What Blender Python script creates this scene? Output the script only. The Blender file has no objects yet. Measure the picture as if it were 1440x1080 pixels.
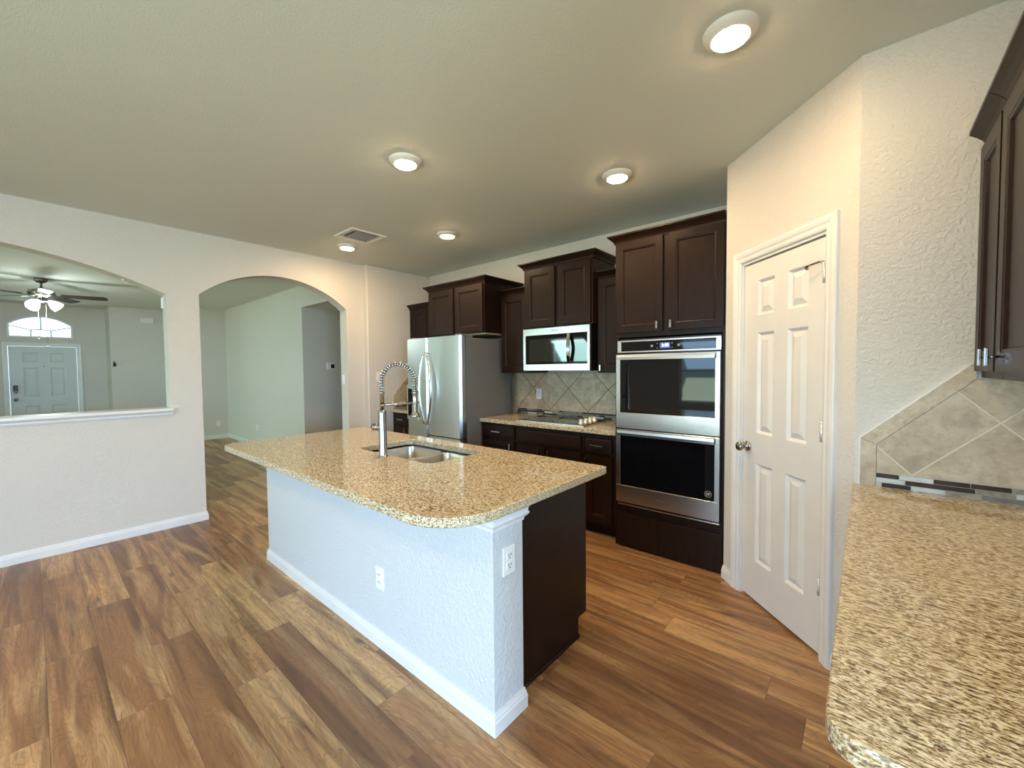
import bpy, bmesh, math, random
from mathutils import Vector, Matrix
random.seed(7)
PI = math.pi
scn = bpy.context.scene
COL = scn.collection

# ------------------------------------------------------------------ camera
cam_d = bpy.data.cameras.new('camera')
cam = bpy.data.objects.new('camera', cam_d)
COL.objects.link(cam)
cam_d.sensor_fit = 'HORIZONTAL'
cam_d.sensor_width = 36.0
cam_d.lens = 36.0 * 580.4 / 1440.0
cam_d.clip_start = 0.02
yaw, pitch, roll = math.radians(40.64), math.radians(-2.103), math.radians(-0.512)
fw = Vector((-math.sin(yaw) * math.cos(pitch), math.cos(yaw) * math.cos(pitch), math.sin(pitch)))
rt = Vector((math.cos(yaw), math.sin(yaw), 0))
up = rt.cross(fw)
rt2 = rt * math.cos(roll) + up * math.sin(roll)
up2 = rt2.cross(fw)
cam.matrix_world = Matrix(((rt2.x, up2.x, -fw.x, 0), (rt2.y, up2.y, -fw.y, 0), (rt2.z, up2.z, -fw.z, 1.428), (0, 0, 0, 1)))
scn.camera = cam

# ------------------------------------------------------------------ view, world, daylight
scn.view_settings.view_transform = 'Standard'
scn.view_settings.look = 'None'
scn.view_settings.exposure = 0.83
scn.view_settings.gamma = 1.0
scn.view_settings.use_curve_mapping = False
scn.cycles.use_denoising = True
scn.cycles.max_bounces = 10
scn.cycles.diffuse_bounces = 8
scn.cycles.sample_clamp_indirect = 6.0
scn.cycles.caustics_reflective = False
scn.cycles.caustics_refractive = False

world = bpy.data.worlds.new('sky')
scn.world = world
world.use_nodes = True
wt = world.node_tree
wt.nodes.clear()
wo = wt.nodes.new('ShaderNodeOutputWorld')
wb = wt.nodes.new('ShaderNodeBackground')
wr = wt.nodes.new('ShaderNodeValToRGB')
wx = wt.nodes.new('ShaderNodeSeparateXYZ')
wc = wt.nodes.new('ShaderNodeTexCoord')
wm = wt.nodes.new('ShaderNodeMath')
wm.operation = 'MULTIPLY_ADD'
wm.inputs[1].default_value = 0.5
wm.inputs[2].default_value = 0.5
wt.links.new(wc.outputs['Generated'], wx.inputs[0])
wt.links.new(wx.outputs['Z'], wm.inputs[0])
wt.links.new(wm.outputs[0], wr.inputs[0])
wt.links.new(wr.outputs[0], wb.inputs[0])
wt.links.new(wb.outputs[0], wo.inputs[0])
wr.color_ramp.elements[0].position = 0.42
wr.color_ramp.elements[0].color = (0.22, 0.30, 0.20, 1)
wr.color_ramp.elements[1].position = 0.53
wr.color_ramp.elements[1].color = (0.62, 0.84, 1.0, 1)
wb.inputs['Strength'].default_value = 1.4

DAY = (0.39, 0.62, 1.0)
WARM = (1.0, 0.71, 0.40)
CAN = 175.0      # lens radiance of the warm downlights


def daylight(name, loc, rot, sx, sy, power, color=DAY):
    l = bpy.data.lights.new(name, 'AREA')
    l.shape = 'RECTANGLE'
    l.size, l.size_y = sx, sy
    l.energy = power
    l.color = color
    o = bpy.data.objects.new(name, l)
    o.location = loc
    o.rotation_euler = rot
    COL.objects.link(o)
    return o


# light entering each window: the upper half sees the sky (shining down into the room),
# the lower half sees the sunlit lawn (shining up at the ceiling)
LAWN = (0.88, 1.0, 0.74)


def window_light(name, axis, pos, a0, a1, z0, z1, sky_w, lawn_w, sky=DAY, tilt=0.75):
    zm = z0 + (z1 - z0) * 0.45
    c = (a0 + a1) / 2
    for nm, za, zb, w_, col, t_ in (('sky', zm, z1, sky_w, sky, -tilt), ('lawn', z0, zm, lawn_w, LAWN, tilt)):
        if w_ <= 0:
            continue
        loc = (c, pos, (za + zb) / 2) if axis == 1 else (pos, c, (za + zb) / 2)
        rz = 0 if axis == 1 else PI / 2
        o = daylight('%s_light_%s' % (nm, name), loc, (PI / 2 + t_, 0, rz), a1 - a0, zb - za, w_, col)
        o.data.spread = math.radians(125)


window_light('patio', 1, -3.75, -0.3, 2.3, 0.1, 2.15, 55, 20)
window_light('nook', 1, -3.75, -1.9, -0.7, 0.6, 2.1, 46, 18)
window_light('breakfast', 1, -3.75, -3.2, -2.3, 0.6, 2.1, 9, 5)
window_light('family', 0, 4.25, -2.9, -0.3, 0.45, 2.15, 270, 75)
FRONT = (0.58, 0.92, 0.84)
window_light('front_room', 1, -3.75, -7.05, -5.65, 0.85, 2.35, 46, 14, FRONT)
window_light('living', 1, -3.75, -9.7, -8.3, 0.85, 2.35, 40, 14, FRONT)
daylight('sky_light_transom', (-12.32, 0.155, 2.3), (0, -PI / 2 - 0.4, 0), 0.35, 0.8, 3, (0.75, 0.97, 1.0))

# ------------------------------------------------------------------ node helpers / materials
MATS = {}


def new_mat(name):
    m = bpy.data.materials.new(name)
    m.use_nodes = True
    m.node_tree.nodes.clear()
    out = m.node_tree.nodes.new('ShaderNodeOutputMaterial')
    b = m.node_tree.nodes.new('ShaderNodeBsdfPrincipled')
    m.node_tree.links.new(b.outputs[0], out.inputs[0])
    MATS[name] = m
    return m, b


class NT:
    def __init__(s, m):
        s.t = m.node_tree

    def n(s, typ, ins=None, **props):
        nd = s.t.nodes.new(typ)
        for k, v in props.items():
            setattr(nd, k, v)
        for k, v in (ins or {}).items():
            s.put(nd, k, v)
        return nd

    def put(s, nd, k, v):
        sock = nd.inputs[k]
        if isinstance(v, bpy.types.NodeSocket):
            s.t.links.new(v, sock)
        else:
            sock.default_value = v

    def math(s, op, a, b=None, c=None, clamp=False):
        nd = s.n('ShaderNodeMath', operation=op, use_clamp=clamp)
        for i, v in enumerate((a, b, c)):
            if v is not None:
                s.put(nd, i, v)
        return nd.outputs[0]

    def ramp(s, fac, stops, interp='LINEAR'):
        nd = s.n('ShaderNodeValToRGB', {'Fac': fac})
        cr = nd.color_ramp
        cr.interpolation = interp
        while len(cr.elements) < len(stops):
            cr.elements.new(0.5)
        for e, (p, c) in zip(cr.elements, stops):
            e.position = p
            e.color = (*c, 1) if len(c) == 3 else c
        return nd.outputs[0]

    def mix(s, fac, a, b, mode='MIX'):
        nd = s.n('ShaderNodeMix', data_type='RGBA', blend_type=mode)
        for i, v in ((0, fac), (6, a), (7, b)):
            if isinstance(v, tuple) and len(v) == 3:
                v = (*v, 1)
            s.put(nd, i, v)
        return nd.outputs[2]

    def coord(s, scale=(1, 1, 1), rot=(0, 0, 0), loc=(0, 0, 0)):
        tc = s.n('ShaderNodeTexCoord')
        mp = s.n('ShaderNodeMapping', {'Vector': tc.outputs['Object'], 'Scale': scale, 'Rotation': rot, 'Location': loc})
        return mp.outputs[0]

    def noise(s, vec, scale, detail=3, rough=0.5, dist=0.0):
        return s.n('ShaderNodeTexNoise', {'Vector': vec, 'Scale': scale, 'Detail': detail, 'Roughness': rough, 'Distortion': dist}).outputs['Fac']

    def bump(s, h, dist, strength=1.0):
        return s.n('ShaderNodeBump', {'Height': h, 'Distance': dist, 'Strength': strength}).outputs[0]


def simple(name, col, rough=0.5, metal=0.0, emit=None, estr=0.0, coat=0.0, vary=0.03, vscale=6.0, spec=0.5):
    m, b = new_mat(name)
    t = NT(m)
    v = t.noise(t.coord(), vscale, 3)
    dark = tuple(c * (1 - vary) for c in col)
    lite = tuple(min(1, c * (1 + vary)) for c in col)
    t.put(b, 'Base Color', t.ramp(v, [(0.3, dark), (0.7, lite)]))
    b.inputs['Roughness'].default_value = rough
    b.inputs['Metallic'].default_value = metal
    b.inputs['Coat Weight'].default_value = coat
    b.inputs['Specular IOR Level'].default_value = spec
    if emit:
        b.inputs['Emission Color'].default_value = (*emit, 1)
        b.inputs['Emission Strength'].default_value = estr
    return m


def plaster(name, col, scale=55, dist=0.0022, rough=0.75):
    m, b = new_mat(name)
    t = NT(m)
    v = t.coord()
    t.put(b, 'Base Color', t.ramp(t.noise(v, 1.3, 3), [(0.3, tuple(c * 0.975 for c in col)), (0.7, col)]))
    b.inputs['Roughness'].default_value = rough
    b.inputs['Specular IOR Level'].default_value = 0.3
    h = t.ramp(t.noise(v, scale, 3, 0.55, 0.6), [(0.38, (0, 0, 0)), (0.62, (1, 1, 1))])
    t.put(b, 'Normal', t.bump(h, dist, 0.8))
    return m


plaster('wall_paint', (0.70, 0.66, 0.60), 60, 0.0024)
plaster('island_paint', (0.63, 0.645, 0.65), 60, 0.0020)
plaster('ceiling_paint', (0.70, 0.735, 0.695), 130, 0.0006)
simple('trim_white', (0.78, 0.775, 0.755), 0.38)
simple('door_white', (0.74, 0.725, 0.69), 0.42)
simple('plastic_white', (0.85, 0.85, 0.83), 0.35)
simple('plastic_dark', (0.02, 0.02, 0.02), 0.4)
simple('slot_dark', (0.10, 0.10, 0.10), 0.6)
simple('black_glass', (0.004, 0.004, 0.005), 0.03, spec=0.5, vary=0.0)
simple('oven_cavity_glass', (0.018, 0.020, 0.018), 0.04, spec=0.8, vary=0.0)
simple('black_enamel', (0.008, 0.008, 0.009), 0.25)
simple('fridge_side_grey', (0.17, 0.172, 0.178), 0.5)
simple('nickel', (0.40, 0.38, 0.355), 0.2, 1.0)
simple('chrome', (0.75, 0.74, 0.73), 0.12, 1.0)
simple('knob_steel', (0.78, 0.77, 0.75), 0.32, 0.5)
simple('can_trim', (0.86, 0.83, 0.78), 0.45)
simple('fan_bronze', (0.22, 0.19, 0.17), 0.3, 0.8)
simple('fan_nickel', (0.30, 0.28, 0.25), 0.25, 1.0)
simple('muntin_grey', (0.05, 0.06, 0.06), 0.5)
simple('hose_dark', (0.12, 0.12, 0.12), 0.4, 0.6)
simple('fan_blade', (0.035, 0.022, 0.016), 0.45)
simple('grout_mat', (0.55, 0.50, 0.42), 0.8)
simple('vent_white', (0.74, 0.74, 0.71), 0.5)
simple('vent_grey', (0.34, 0.34, 0.33), 0.5)
simple('lens_glow', (1, 1, 1), 0.5, emit=WARM, estr=CAN)
simple('shade_glow', (1, 1, 1), 0.4, emit=(0.95, 1.0, 0.98), estr=2.2)
simple('display_blue', (0.05, 0.08, 0.2), 0.3, emit=(0.10, 0.18, 0.55), estr=0.35)
simple('display_digit', (1, 1, 1), 0.3, emit=(0.75, 0.88, 1.0), estr=1.3)
simple('icon_grey', (0.30, 0.30, 0.29), 0.5)
simple('logo_ink', (0.10, 0.095, 0.09), 0.5)
simple('sticker_ring', (0.20, 0.19, 0.19), 0.5)
simple('sticker_letter', (0.62, 0.52, 0.54), 0.5)
simple('gray_entry_door', (0.62, 0.66, 0.66), 0.45)
simple('raw_ply', (0.45, 0.36, 0.22), 0.7)
simple('mosaic_brown', (0.060, 0.040, 0.030), 0.4, vscale=25, vary=0.25, spec=0.12)
simple('mosaic_grey', (0.19, 0.18, 0.155), 0.4, vscale=25, vary=0.2, spec=0.15)
simple('mosaic_pale', (0.55, 0.58, 0.52), 0.12, vscale=25, vary=0.1)
simple('mosaic_stone', (0.30, 0.25, 0.19), 0.4, vscale=40, vary=0.35)


def stainless(name, col, rough, axis, streak=0.05):
    m, b = new_mat(name)
    t = NT(m)
    sc = [3, 3, 3]
    sc[axis] = 260
    if axis != 2:
        sc[2] = 260 if axis < 0 else sc[2]
    v = t.noise(t.coord(tuple(sc)), 1.0, 2)
    t.put(b, 'Base Color', t.ramp(v, [(0.2, tuple(c * (1 - streak) for c in col)), (0.8, col)]))
    b.inputs['Metallic'].default_value = 1.0
    t.put(b, 'Roughness', t.ramp(v, [(0.2, (rough * 0.93,) * 3), (0.8, (rough * 1.05,) * 3)]))
    return m


stainless('stainless', (0.72, 0.70, 0.67), 0.26, 2)          # horizontally brushed
stainless('stainless_fridge', (0.76, 0.80, 0.81), 0.32, 0)   # vertically brushed
stainless('sink_steel', (0.66, 0.62, 0.57), 0.30, 1, 0.015)


def espresso():
    m, b = new_mat('espresso_wood')
    t = NT(m)
    v = t.noise(t.coord((14, 14, 1.6)), 3.0, 5, 0.6, 0.8)
    blotch = t.noise(t.coord(), 3.5, 4, 0.6)
    c = t.ramp(v, [(0.3, (0.0095, 0.0040, 0.0024)), (0.7, (0.0195, 0.0085, 0.0050))])
    c2 = t.mix(t.math('MULTIPLY', blotch, 0.4), c, (0.027, 0.0125, 0.0075))
    t.put(b, 'Base Color', c2)
    b.inputs['Roughness'].default_value = 0.36
    b.inputs['Specular IOR Level'].default_value = 0.19
    b.inputs['Coat Weight'].default_value = 0.0
    b.inputs['Coat Roughness'].default_value = 0.3


espresso()


def granite():
    m, b = new_mat('granite')
    t = NT(m)
    tc = t.coord((1, 1, 1), (0, 0, math.radians(4)))
    st = t.n('ShaderNodeMapping', {'Vector': tc, 'Scale': (0.42, 1.2, 1.2)}).outputs[0]
    warp = t.n('ShaderNodeTexNoise', {'Vector': tc, 'Scale': 9.0, 'Detail': 2.0}).outputs['Color']
    st2 = t.n('ShaderNodeMix', {0: 0.03}, data_type='VECTOR')
    t.put(st2, 4, st)
    t.put(st2, 5, warp)
    sv = st2.outputs[1]
    n1 = t.noise(sv, 175, 5, 0.62, 0.5)
    n2 = t.noise(sv, 290, 4, 0.6, 0.3)
    n3 = t.noise(sv, 140, 4, 0.65, 0.7)
    big = t.noise(tc, 3.0, 3)
    base = t.ramp(n1, [(0.355, (0.085, 0.05, 0.028)), (0.43, (0.28, 0.19, 0.095)), (0.49, (0.55, 0.43, 0.25)), (0.59, (0.82, 0.75, 0.58))])
    dk = t.ramp(n2, [(0.37, (1, 1, 1)), (0.42, (0, 0, 0))])
    dk2 = t.ramp(n3, [(0.385, (1, 1, 1)), (0.42, (0, 0, 0))])
    c = t.mix(t.math('MULTIPLY', dk, 0.85), base, (0.075, 0.05, 0.035))
    c = t.mix(t.math('MULTIPLY', dk2, 0.8), c, (0.05, 0.035, 0.028))
    c = t.mix(t.ramp(big, [(0.4, (0, 0, 0)), (0.7, (0.2, 0.2, 0.2))]), c, (0.62, 0.48, 0.27))
    t.put(b, 'Base Color', c)
    b.inputs['Roughness'].default_value = 0.10
    b.inputs['Specular IOR Level'].default_value = 0.5


granite()


def granite_edge():
    # chipped, hand-profiled slab edge: same stone, rougher finish
    m = MATS['granite'].copy()
    m.name = 'granite_edge'
    b = [n for n in m.node_tree.nodes if n.type == 'BSDF_PRINCIPLED'][0]
    b.inputs['Roughness'].default_value = 0.3
    t = NT(m)
    t.put(b, 'Normal', t.bump(t.noise(t.coord(), 120, 3), 0.0015, 0.8))
    MATS['granite_edge'] = m


granite_edge()


def planks():
    m, b = new_mat('vinyl_planks')
    t = NT(m)
    tc = t.n('ShaderNodeTexCoord').outputs['Object']
    sx = t.n('ShaderNodeSeparateXYZ', {0: tc})
    X, Y = sx.outputs[0], sx.outputs[1]
    W, L = 0.182, 1.22
    yr = t.math('DIVIDE', Y, W)
    row = t.math('FLOOR', yr)
    rr = t.n('ShaderNodeTexWhiteNoise', {'W': row}, noise_dimensions='1D').outputs[0]
    xo = t.math('DIVIDE', t.math('ADD', X, t.math('MULTIPLY', rr, 7.3)), L)
    colm = t.math('FLOOR', xo)
    idv = t.n('ShaderNodeCombineXYZ', {0: row, 1: colm, 2: 3.0}).outputs[0]
    wn = t.n('ShaderNodeTexWhiteNoise', {'Vector': idv}, noise_dimensions='3D')
    rnd, rcol = wn.outputs[0], wn.outputs[1]
    offs = t.n('ShaderNodeVectorMath', {0: rcol, 1: (13, 13, 13)}, operation='MULTIPLY').outputs[0]
    pv = t.n('ShaderNodeVectorMath', {0: tc, 1: offs}, operation='ADD').outputs[0]
    g1 = t.noise(t.n('ShaderNodeMapping', {'Vector': pv, 'Scale': (0.55, 8, 1)}).outputs[0], 1.7, 5, 0.55, 1.0)
    g2 = t.noise(t.n('ShaderNodeMapping', {'Vector': pv, 'Scale': (3, 60, 1)}).outputs[0], 2.0, 4, 0.6, 0.4)
    g3 = t.noise(t.n('ShaderNodeMapping', {'Vector': pv, 'Scale': (0.5, 4.2, 1)}).outputs[0], 1.9, 2, 0.45, 0.9)
    cath = t.n('ShaderNodeTexWave', {'Vector': t.n('ShaderNodeMapping', {'Vector': pv, 'Scale': (0.55, 3.4, 1)}).outputs[0],
                                     'Scale': 2.2, 'Distortion': 7.0, 'Detail': 3.0, 'Detail Scale': 1.3},
               wave_type='BANDS', bands_direction='Y').outputs[1]
    tone = t.ramp(rnd, [(0.0, (0.21, 0.100, 0.044)), (0.3, (0.33, 0.160, 0.066)), (0.6, (0.43, 0.222, 0.092)), (0.85, (0.56, 0.315, 0.135)), (1.0, (0.74, 0.46, 0.20))])
    c = t.mix(t.ramp(g1, [(0.30, (0.9, 0.9, 0.9)), (0.60, (0, 0, 0))]), tone, (0.115, 0.052, 0.025))
    c = t.mix(t.ramp(g3, [(0.50, (0, 0, 0)), (0.72, (0.75, 0.75, 0.75))]), c, (0.64, 0.41, 0.19))
    # flowing contour lines of the printed grain
    fig = t.noise(t.n('ShaderNodeMapping', {'Vector': pv, 'Scale': (0.75, 3.6, 1)}).outputs[0], 1.9, 3, 0.5, 1.6)
    ln = t.math('ABSOLUTE', t.math('SUBTRACT', t.math('FRACT', t.math('MULTIPLY', fig, 16.0)), 0.5))
    c = t.mix(t.math('MULTIPLY', t.ramp(ln, [(0.02, (1, 1, 1)), (0.26, (0, 0, 0))]), 0.30), c, (0.10, 0.045, 0.022))
    # dark burls
    bl = t.noise(t.n('ShaderNodeMapping', {'Vector': pv, 'Scale': (1.0, 2.4, 1)}).outputs[0], 2.3, 5, 0.65, 2.8)
    c = t.mix(t.ramp(bl, [(0.64, (0, 0, 0)), (0.76, (0.8, 0.8, 0.8))]), c, (0.085, 0.042, 0.024))
    c = t.mix(t.ramp(g2, [(0.35, (0.4, 0.4, 0.4)), (0.55, (0, 0, 0))]), c, (0.18, 0.085, 0.04))
    vor = t.n('ShaderNodeTexVoronoi', {'Vector': t.n('ShaderNodeMapping', {'Vector': pv, 'Scale': (1.0, 2.2, 0.01)}).outputs[0], 'Scale': 1.4}).outputs[0]
    c = t.mix(t.ramp(t.math('ADD', vor, t.math('MULTIPLY', g2, 0.10)), [(0.075, (0.8, 0.8, 0.8)), (0.14, (0, 0, 0))]), c, (0.07, 0.035, 0.02))
    fy = t.math('FRACT', yr)
    fx = t.math('FRACT', xo)
    ey = t.math('MULTIPLY', t.math('MINIMUM', fy, t.math('SUBTRACT', 1.0, fy)), W)
    ex = t.math('MULTIPLY', t.math('MINIMUM', fx, t.math('SUBTRACT', 1.0, fx)), L)
    e = t.math('MINIMUM', ex, ey)
    seam = t.ramp(t.math('MULTIPLY', e, 100.0), [(0.06, (1, 1, 1)), (0.16, (0, 0, 0))])
    c = t.mix(t.math('MULTIPLY', seam, 0.55), c, (0.06, 0.03, 0.018))
    t.put(b, 'Base Color', c)
    t.put(b, 'Roughness', t.ramp(g2, [(0.3, (0.40,) * 3), (0.7, (0.30,) * 3)]))
    b.inputs['Specular IOR Level'].default_value = 0.45
    t.put(b, 'Normal', t.bump(t.math('SUBTRACT', t.math('MULTIPLY', g2, 0.25), seam), 0.0006, 0.6))


planks()


def stone_tile(name, axes, phase, size=0.33, grout=True):
    m, b = new_mat(name)
    t = NT(m)
    tc = t.n('ShaderNodeTexCoord').outputs['Object']
    sx = t.n('ShaderNodeSeparateXYZ', {0: tc})
    A, Z = sx.outputs[axes[0]], sx.outputs[2]
    A = t.math('SUBTRACT', A, phase[0])
    Z = t.math('SUBTRACT', Z, phase[1])
    k = 1 / math.sqrt(2) / size
    p = t.math('MULTIPLY', t.math('ADD', A, Z), k)
    q = t.math('MULTIPLY', t.math('SUBTRACT', Z, A), k)
    idv = t.n('ShaderNodeCombineXYZ', {0: t.math('FLOOR', p), 1: t.math('FLOOR', q), 2: 1.0}).outputs[0]
    wn = t.n('ShaderNodeTexWhiteNoise', {'Vector': idv}, noise_dimensions='3D')
    off = t.n('ShaderNodeVectorMath', {0: wn.outputs[1], 1: (9, 9, 9)}, operation='MULTIPLY').outputs[0]
    pv = t.n('ShaderNodeVectorMath', {0: tc, 1: off}, operation='ADD').outputs[0]
    n1 = t.noise(pv, 7, 6, 0.65, 0.8)
    n2 = t.noise(pv, 38, 4, 0.6)
    c = t.ramp(n1, [(0.3, (0.36, 0.28, 0.185)), (0.5, (0.51, 0.415, 0.285)), (0.7, (0.65, 0.56, 0.41))])
    c = t.mix(t.ramp(n2, [(0.35, (0.5, 0.5, 0.5)), (0.5, (0, 0, 0))]), c, (0.36, 0.28, 0.18))
    if grout:
        fp, fq = t.math('FRACT', p), t.math('FRACT', q)
        e = t.math('MINIMUM', t.math('MINIMUM', fp, t.math('SUBTRACT', 1.0, fp)), t.math('MINIMUM', fq, t.math('SUBTRACT', 1.0, fq)))
        g = t.ramp(t.math('MULTIPLY', e, 10.0), [(0.075, (1, 1, 1)), (0.11, (0, 0, 0))])
        c = t.mix(g, c, grout if isinstance(grout, tuple) else (0.16, 0.12, 0.08))
        t.put(b, 'Normal', t.bump(t.math('SUBTRACT', 1.0, g), 0.002, 0.6))
    t.put(b, 'Base Color', c)
    b.inputs['Roughness'].default_value = 0.42


stone_tile('tile_main', (0,), (-2.63 + 2.3, 0.978 - 0.914), grout=(0.10, 0.075, 0.05))
stone_tile('tile_end', (0,), (0.148 - 0.3, 0.978 - 0.914), grout=(0.68, 0.60, 0.46))
stone_tile('tile_side', (1,), (3.30 - 3.722, 0.978 - 0.914), grout=(0.55, 0.50, 0.40))
stone_tile('tile_border', (0,), (0, 0), grout=False)


def clear_glass():
    m, b = new_mat('window_glass')
    t = NT(m)
    out = [n for n in m.node_tree.nodes if n.type == 'OUTPUT_MATERIAL'][0]
    tr = t.n('ShaderNodeBsdfTransparent', {'Color': (0.94, 0.98, 0.97, 1)})
    gl = t.n('ShaderNodeBsdfGlossy', {'Roughness': 0.02})
    fr = t.n('ShaderNodeFresnel', {'IOR': 1.45})
    mx = t.n('ShaderNodeMixShader', {0: fr.outputs[0], 1: tr.outputs[0], 2: gl.outputs[0]})
    m.node_tree.links.new(mx.outputs[0], out.inputs[0])


clear_glass()


# ------------------------------------------------------------------ mesh helpers
class M:
    def __init__(s, xf=None):
        s.bm = bmesh.new()
        s.xf = xf
        s.mi = 0

    def face(s, pts, mi=None):
        f = s.bm.faces.new([s.bm.verts.new(p) for p in pts])
        f.material_index = s.mi if mi is None else mi
        return f

    def box(s, x0, x1, y0, y1, z0, z1, bev=0.0, seg=2):
        if x0 > x1: x0, x1 = x1, x0
        if y0 > y1: y0, y1 = y1, y0
        if z0 > z1: z0, z1 = z1, z0
        vs = [s.bm.verts.new((x, y, z)) for x in (x0, x1) for y in (y0, y1) for z in (z0, z1)]
        idx = [(0, 1, 3, 2), (4, 6, 7, 5), (0, 4, 5, 1), (2, 3, 7, 6), (0, 2, 6, 4), (1, 5, 7, 3)]
        fs = []
        for i in idx:
            f = s.bm.faces.new([vs[k] for k in i])
            f.material_index = s.mi
            fs.append(f)
        if bev > 0:
            es = list({e for f in fs for e in f.edges})
            r = bmesh.ops.bevel(s.bm, geom=es, offset=bev, segments=seg, affect='EDGES', profile=0.6)
            for f in r['faces']:
                f.material_index = s.mi
        return s

    def prism(s, pts, axis, a, b):
        """pts: 2-D polygon in the plane normal to axis (remaining axes in xyz order), extruded a..b"""
        def P(p, h):
            q = list(p)
            q.insert(axis, h)
            return q
        n = len(pts)
        v0 = [s.bm.verts.new(P(p, a)) for p in pts]
        v1 = [s.bm.verts.new(P(p, b)) for p in pts]
        fs = [s.bm.faces.new(v0), s.bm.faces.new(v1[::-1])]
        for i in range(n):
            j = (i + 1) % n
            fs.append(s.bm.faces.new([v0[i], v0[j], v1[j], v1[i]]))
        for f in fs:
            f.material_index = s.mi
        return s

    def lathe(s, prof, c=(0, 0, 0), axis=(0, 0, 1), seg=28, caps=True):
        A = Vector(axis).normalized()
        U = A.orthogonal().normalized()
        V = A.cross(U)
        c = Vector(c)
        rings = []
        for r, z in prof:
            if r < 1e-6:
                rings.append([s.bm.verts.new(c + A * z)])
            else:
                rings.append([s.bm.verts.new(c + A * z + (U * math.cos(2 * PI * k / seg) + V * math.sin(2 * PI * k / seg)) * r) for k in range(seg)])
        for a, b in zip(rings, rings[1:]):
            for k in range(seg):
                k2 = (k + 1) % seg
                if len(a) == 1 and len(b) == 1:
                    continue
                if len(a) == 1:
                    f = s.bm.faces.new([a[0], b[k], b[k2]])
                elif len(b) == 1:
                    f = s.bm.faces.new([a[k], a[k2], b[0]])
                else:
                    f = s.bm.faces.new([a[k], a[k2], b[k2], b[k]])
                f.smooth = True
                f.material_index = s.mi
        if caps:
            for R_ in (rings[0], rings[-1]):
                if len(R_) > 2:
                    f = s.bm.faces.new(R_)
                    f.material_index = s.mi
        return s

    def tube(s, pts, r, seg=10, caps=True):
        pts = [Vector(p) for p in pts]
        n = len(pts)
        rr = r if isinstance(r, (list, tuple)) else [r] * n
        prev = None
        rings = []
        for i, p in enumerate(pts):
            d = (pts[min(i + 1, n - 1)] - pts[max(i - 1, 0)]).normalized()
            if prev is None:
                U = d.orthogonal().normalized()
            else:
                U = (prev - d * prev.dot(d)).normalized()
            prev = U
            V = d.cross(U)
            rings.append([s.bm.verts.new(p + (U * math.cos(2 * PI * k / seg) + V * math.sin(2 * PI * k / seg)) * rr[i]) for k in range(seg)])
        for a, b in zip(rings, rings[1:]):
            for k in range(seg):
                f = s.bm.faces.new([a[k], a[(k + 1) % seg], b[(k + 1) % seg], b[k]])
                f.smooth = True
                f.material_index = s.mi
        if caps:
            for R_ in (rings[0], rings[-1]):
                f = s.bm.faces.new(R_)
                f.material_index = s.mi
        return s

    def sweep(s, path, n, prof, side=1, closed=False):
        """mitred moulding: profile (a,b), a along the in-plane outward direction, b along n"""
        path = [Vector(p) for p in path]
        n = Vector(n).normalized()
        N = len(path)
        rings = []
        for i in range(N):
            ds = []
            if closed or i > 0:
                ds.append((path[i] - path[i - 1]).normalized())
            if closed or i < N - 1:
                ds.append((path[(i + 1) % N] - path[i]).normalized())
            ps = [d.cross(n) * side for d in ds]
            m_ = ps[0] if len(ps) == 1 else (ps[0] + ps[1]) / (1 + ps[0].dot(ps[1]))
            rings.append([s.bm.verts.new(path[i] + m_ * a + n * b) for a, b in prof])
        K = len(prof)
        prs = list(zip(rings, rings[1:])) + ([(rings[-1], rings[0])] if closed else [])
        for A, B in prs:
            for k in range(K):
                f = s.bm.faces.new([A[k], A[(k + 1) % K], B[(k + 1) % K], B[k]])
                f.material_index = s.mi
        if not closed:
            for R_ in (rings[0], rings[-1]):
                f = s.bm.faces.new(R_)
                f.material_index = s.mi
        return s

    def panelled(s, O, U, V, W, w, h, t, panels, ring):
        """slab w x h x t whose front (W side) carries recessed panels; ring=[(inset, depth)...]"""
        O, U, V, W = map(Vector, (O, U, V, W))

        def P(a, b, c):
            return O + U * a + V * b + W * c
        xs = sorted({0.0, w} | {p[0] for p in panels} | {p[1] for p in panels})
        ys = sorted({0.0, h} | {p[2] for p in panels} | {p[3] for p in panels})
        for i in range(len(xs) - 1):
            for j in range(len(ys) - 1):
                cx, cy = (xs[i] + xs[i + 1]) / 2, (ys[j] + ys[j + 1]) / 2
                if any(p[0] < cx < p[1] and p[2] < cy < p[3] for p in panels):
                    continue
                s.face([P(xs[i], ys[j], t), P(xs[i + 1], ys[j], t), P(xs[i + 1], ys[j + 1], t), P(xs[i], ys[j + 1], t)])
        for (x0, x1, y0, y1) in panels:
            prev = [(x0, y0, t), (x1, y0, t), (x1, y1, t), (x0, y1, t)]
            for ins, dep in ring:
                cur = [(x0 + ins, y0 + ins, t + dep), (x1 - ins, y0 + ins, t + dep), (x1 - ins, y1 - ins, t + dep), (x0 + ins, y1 - ins, t + dep)]
                for k in range(4):
                    s.face([P(*prev[k]), P(*prev[(k + 1) % 4]), P(*cur[(k + 1) % 4]), P(*cur[k])])
                prev = cur
            s.face([P(*q) for q in prev])
        for a, b in (((0, 0), (w, 0)), ((w, 0), (w, h)), ((w, h), (0, h)), ((0, h), (0, 0))):
            s.face([P(a[0], a[1], t), P(b[0], b[1], t), P(b[0], b[1], 0), P(a[0], a[1], 0)])
        s.face([P(0, 0, 0), P(w, 0, 0), P(w, h, 0), P(0, h, 0)])
        return s

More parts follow.
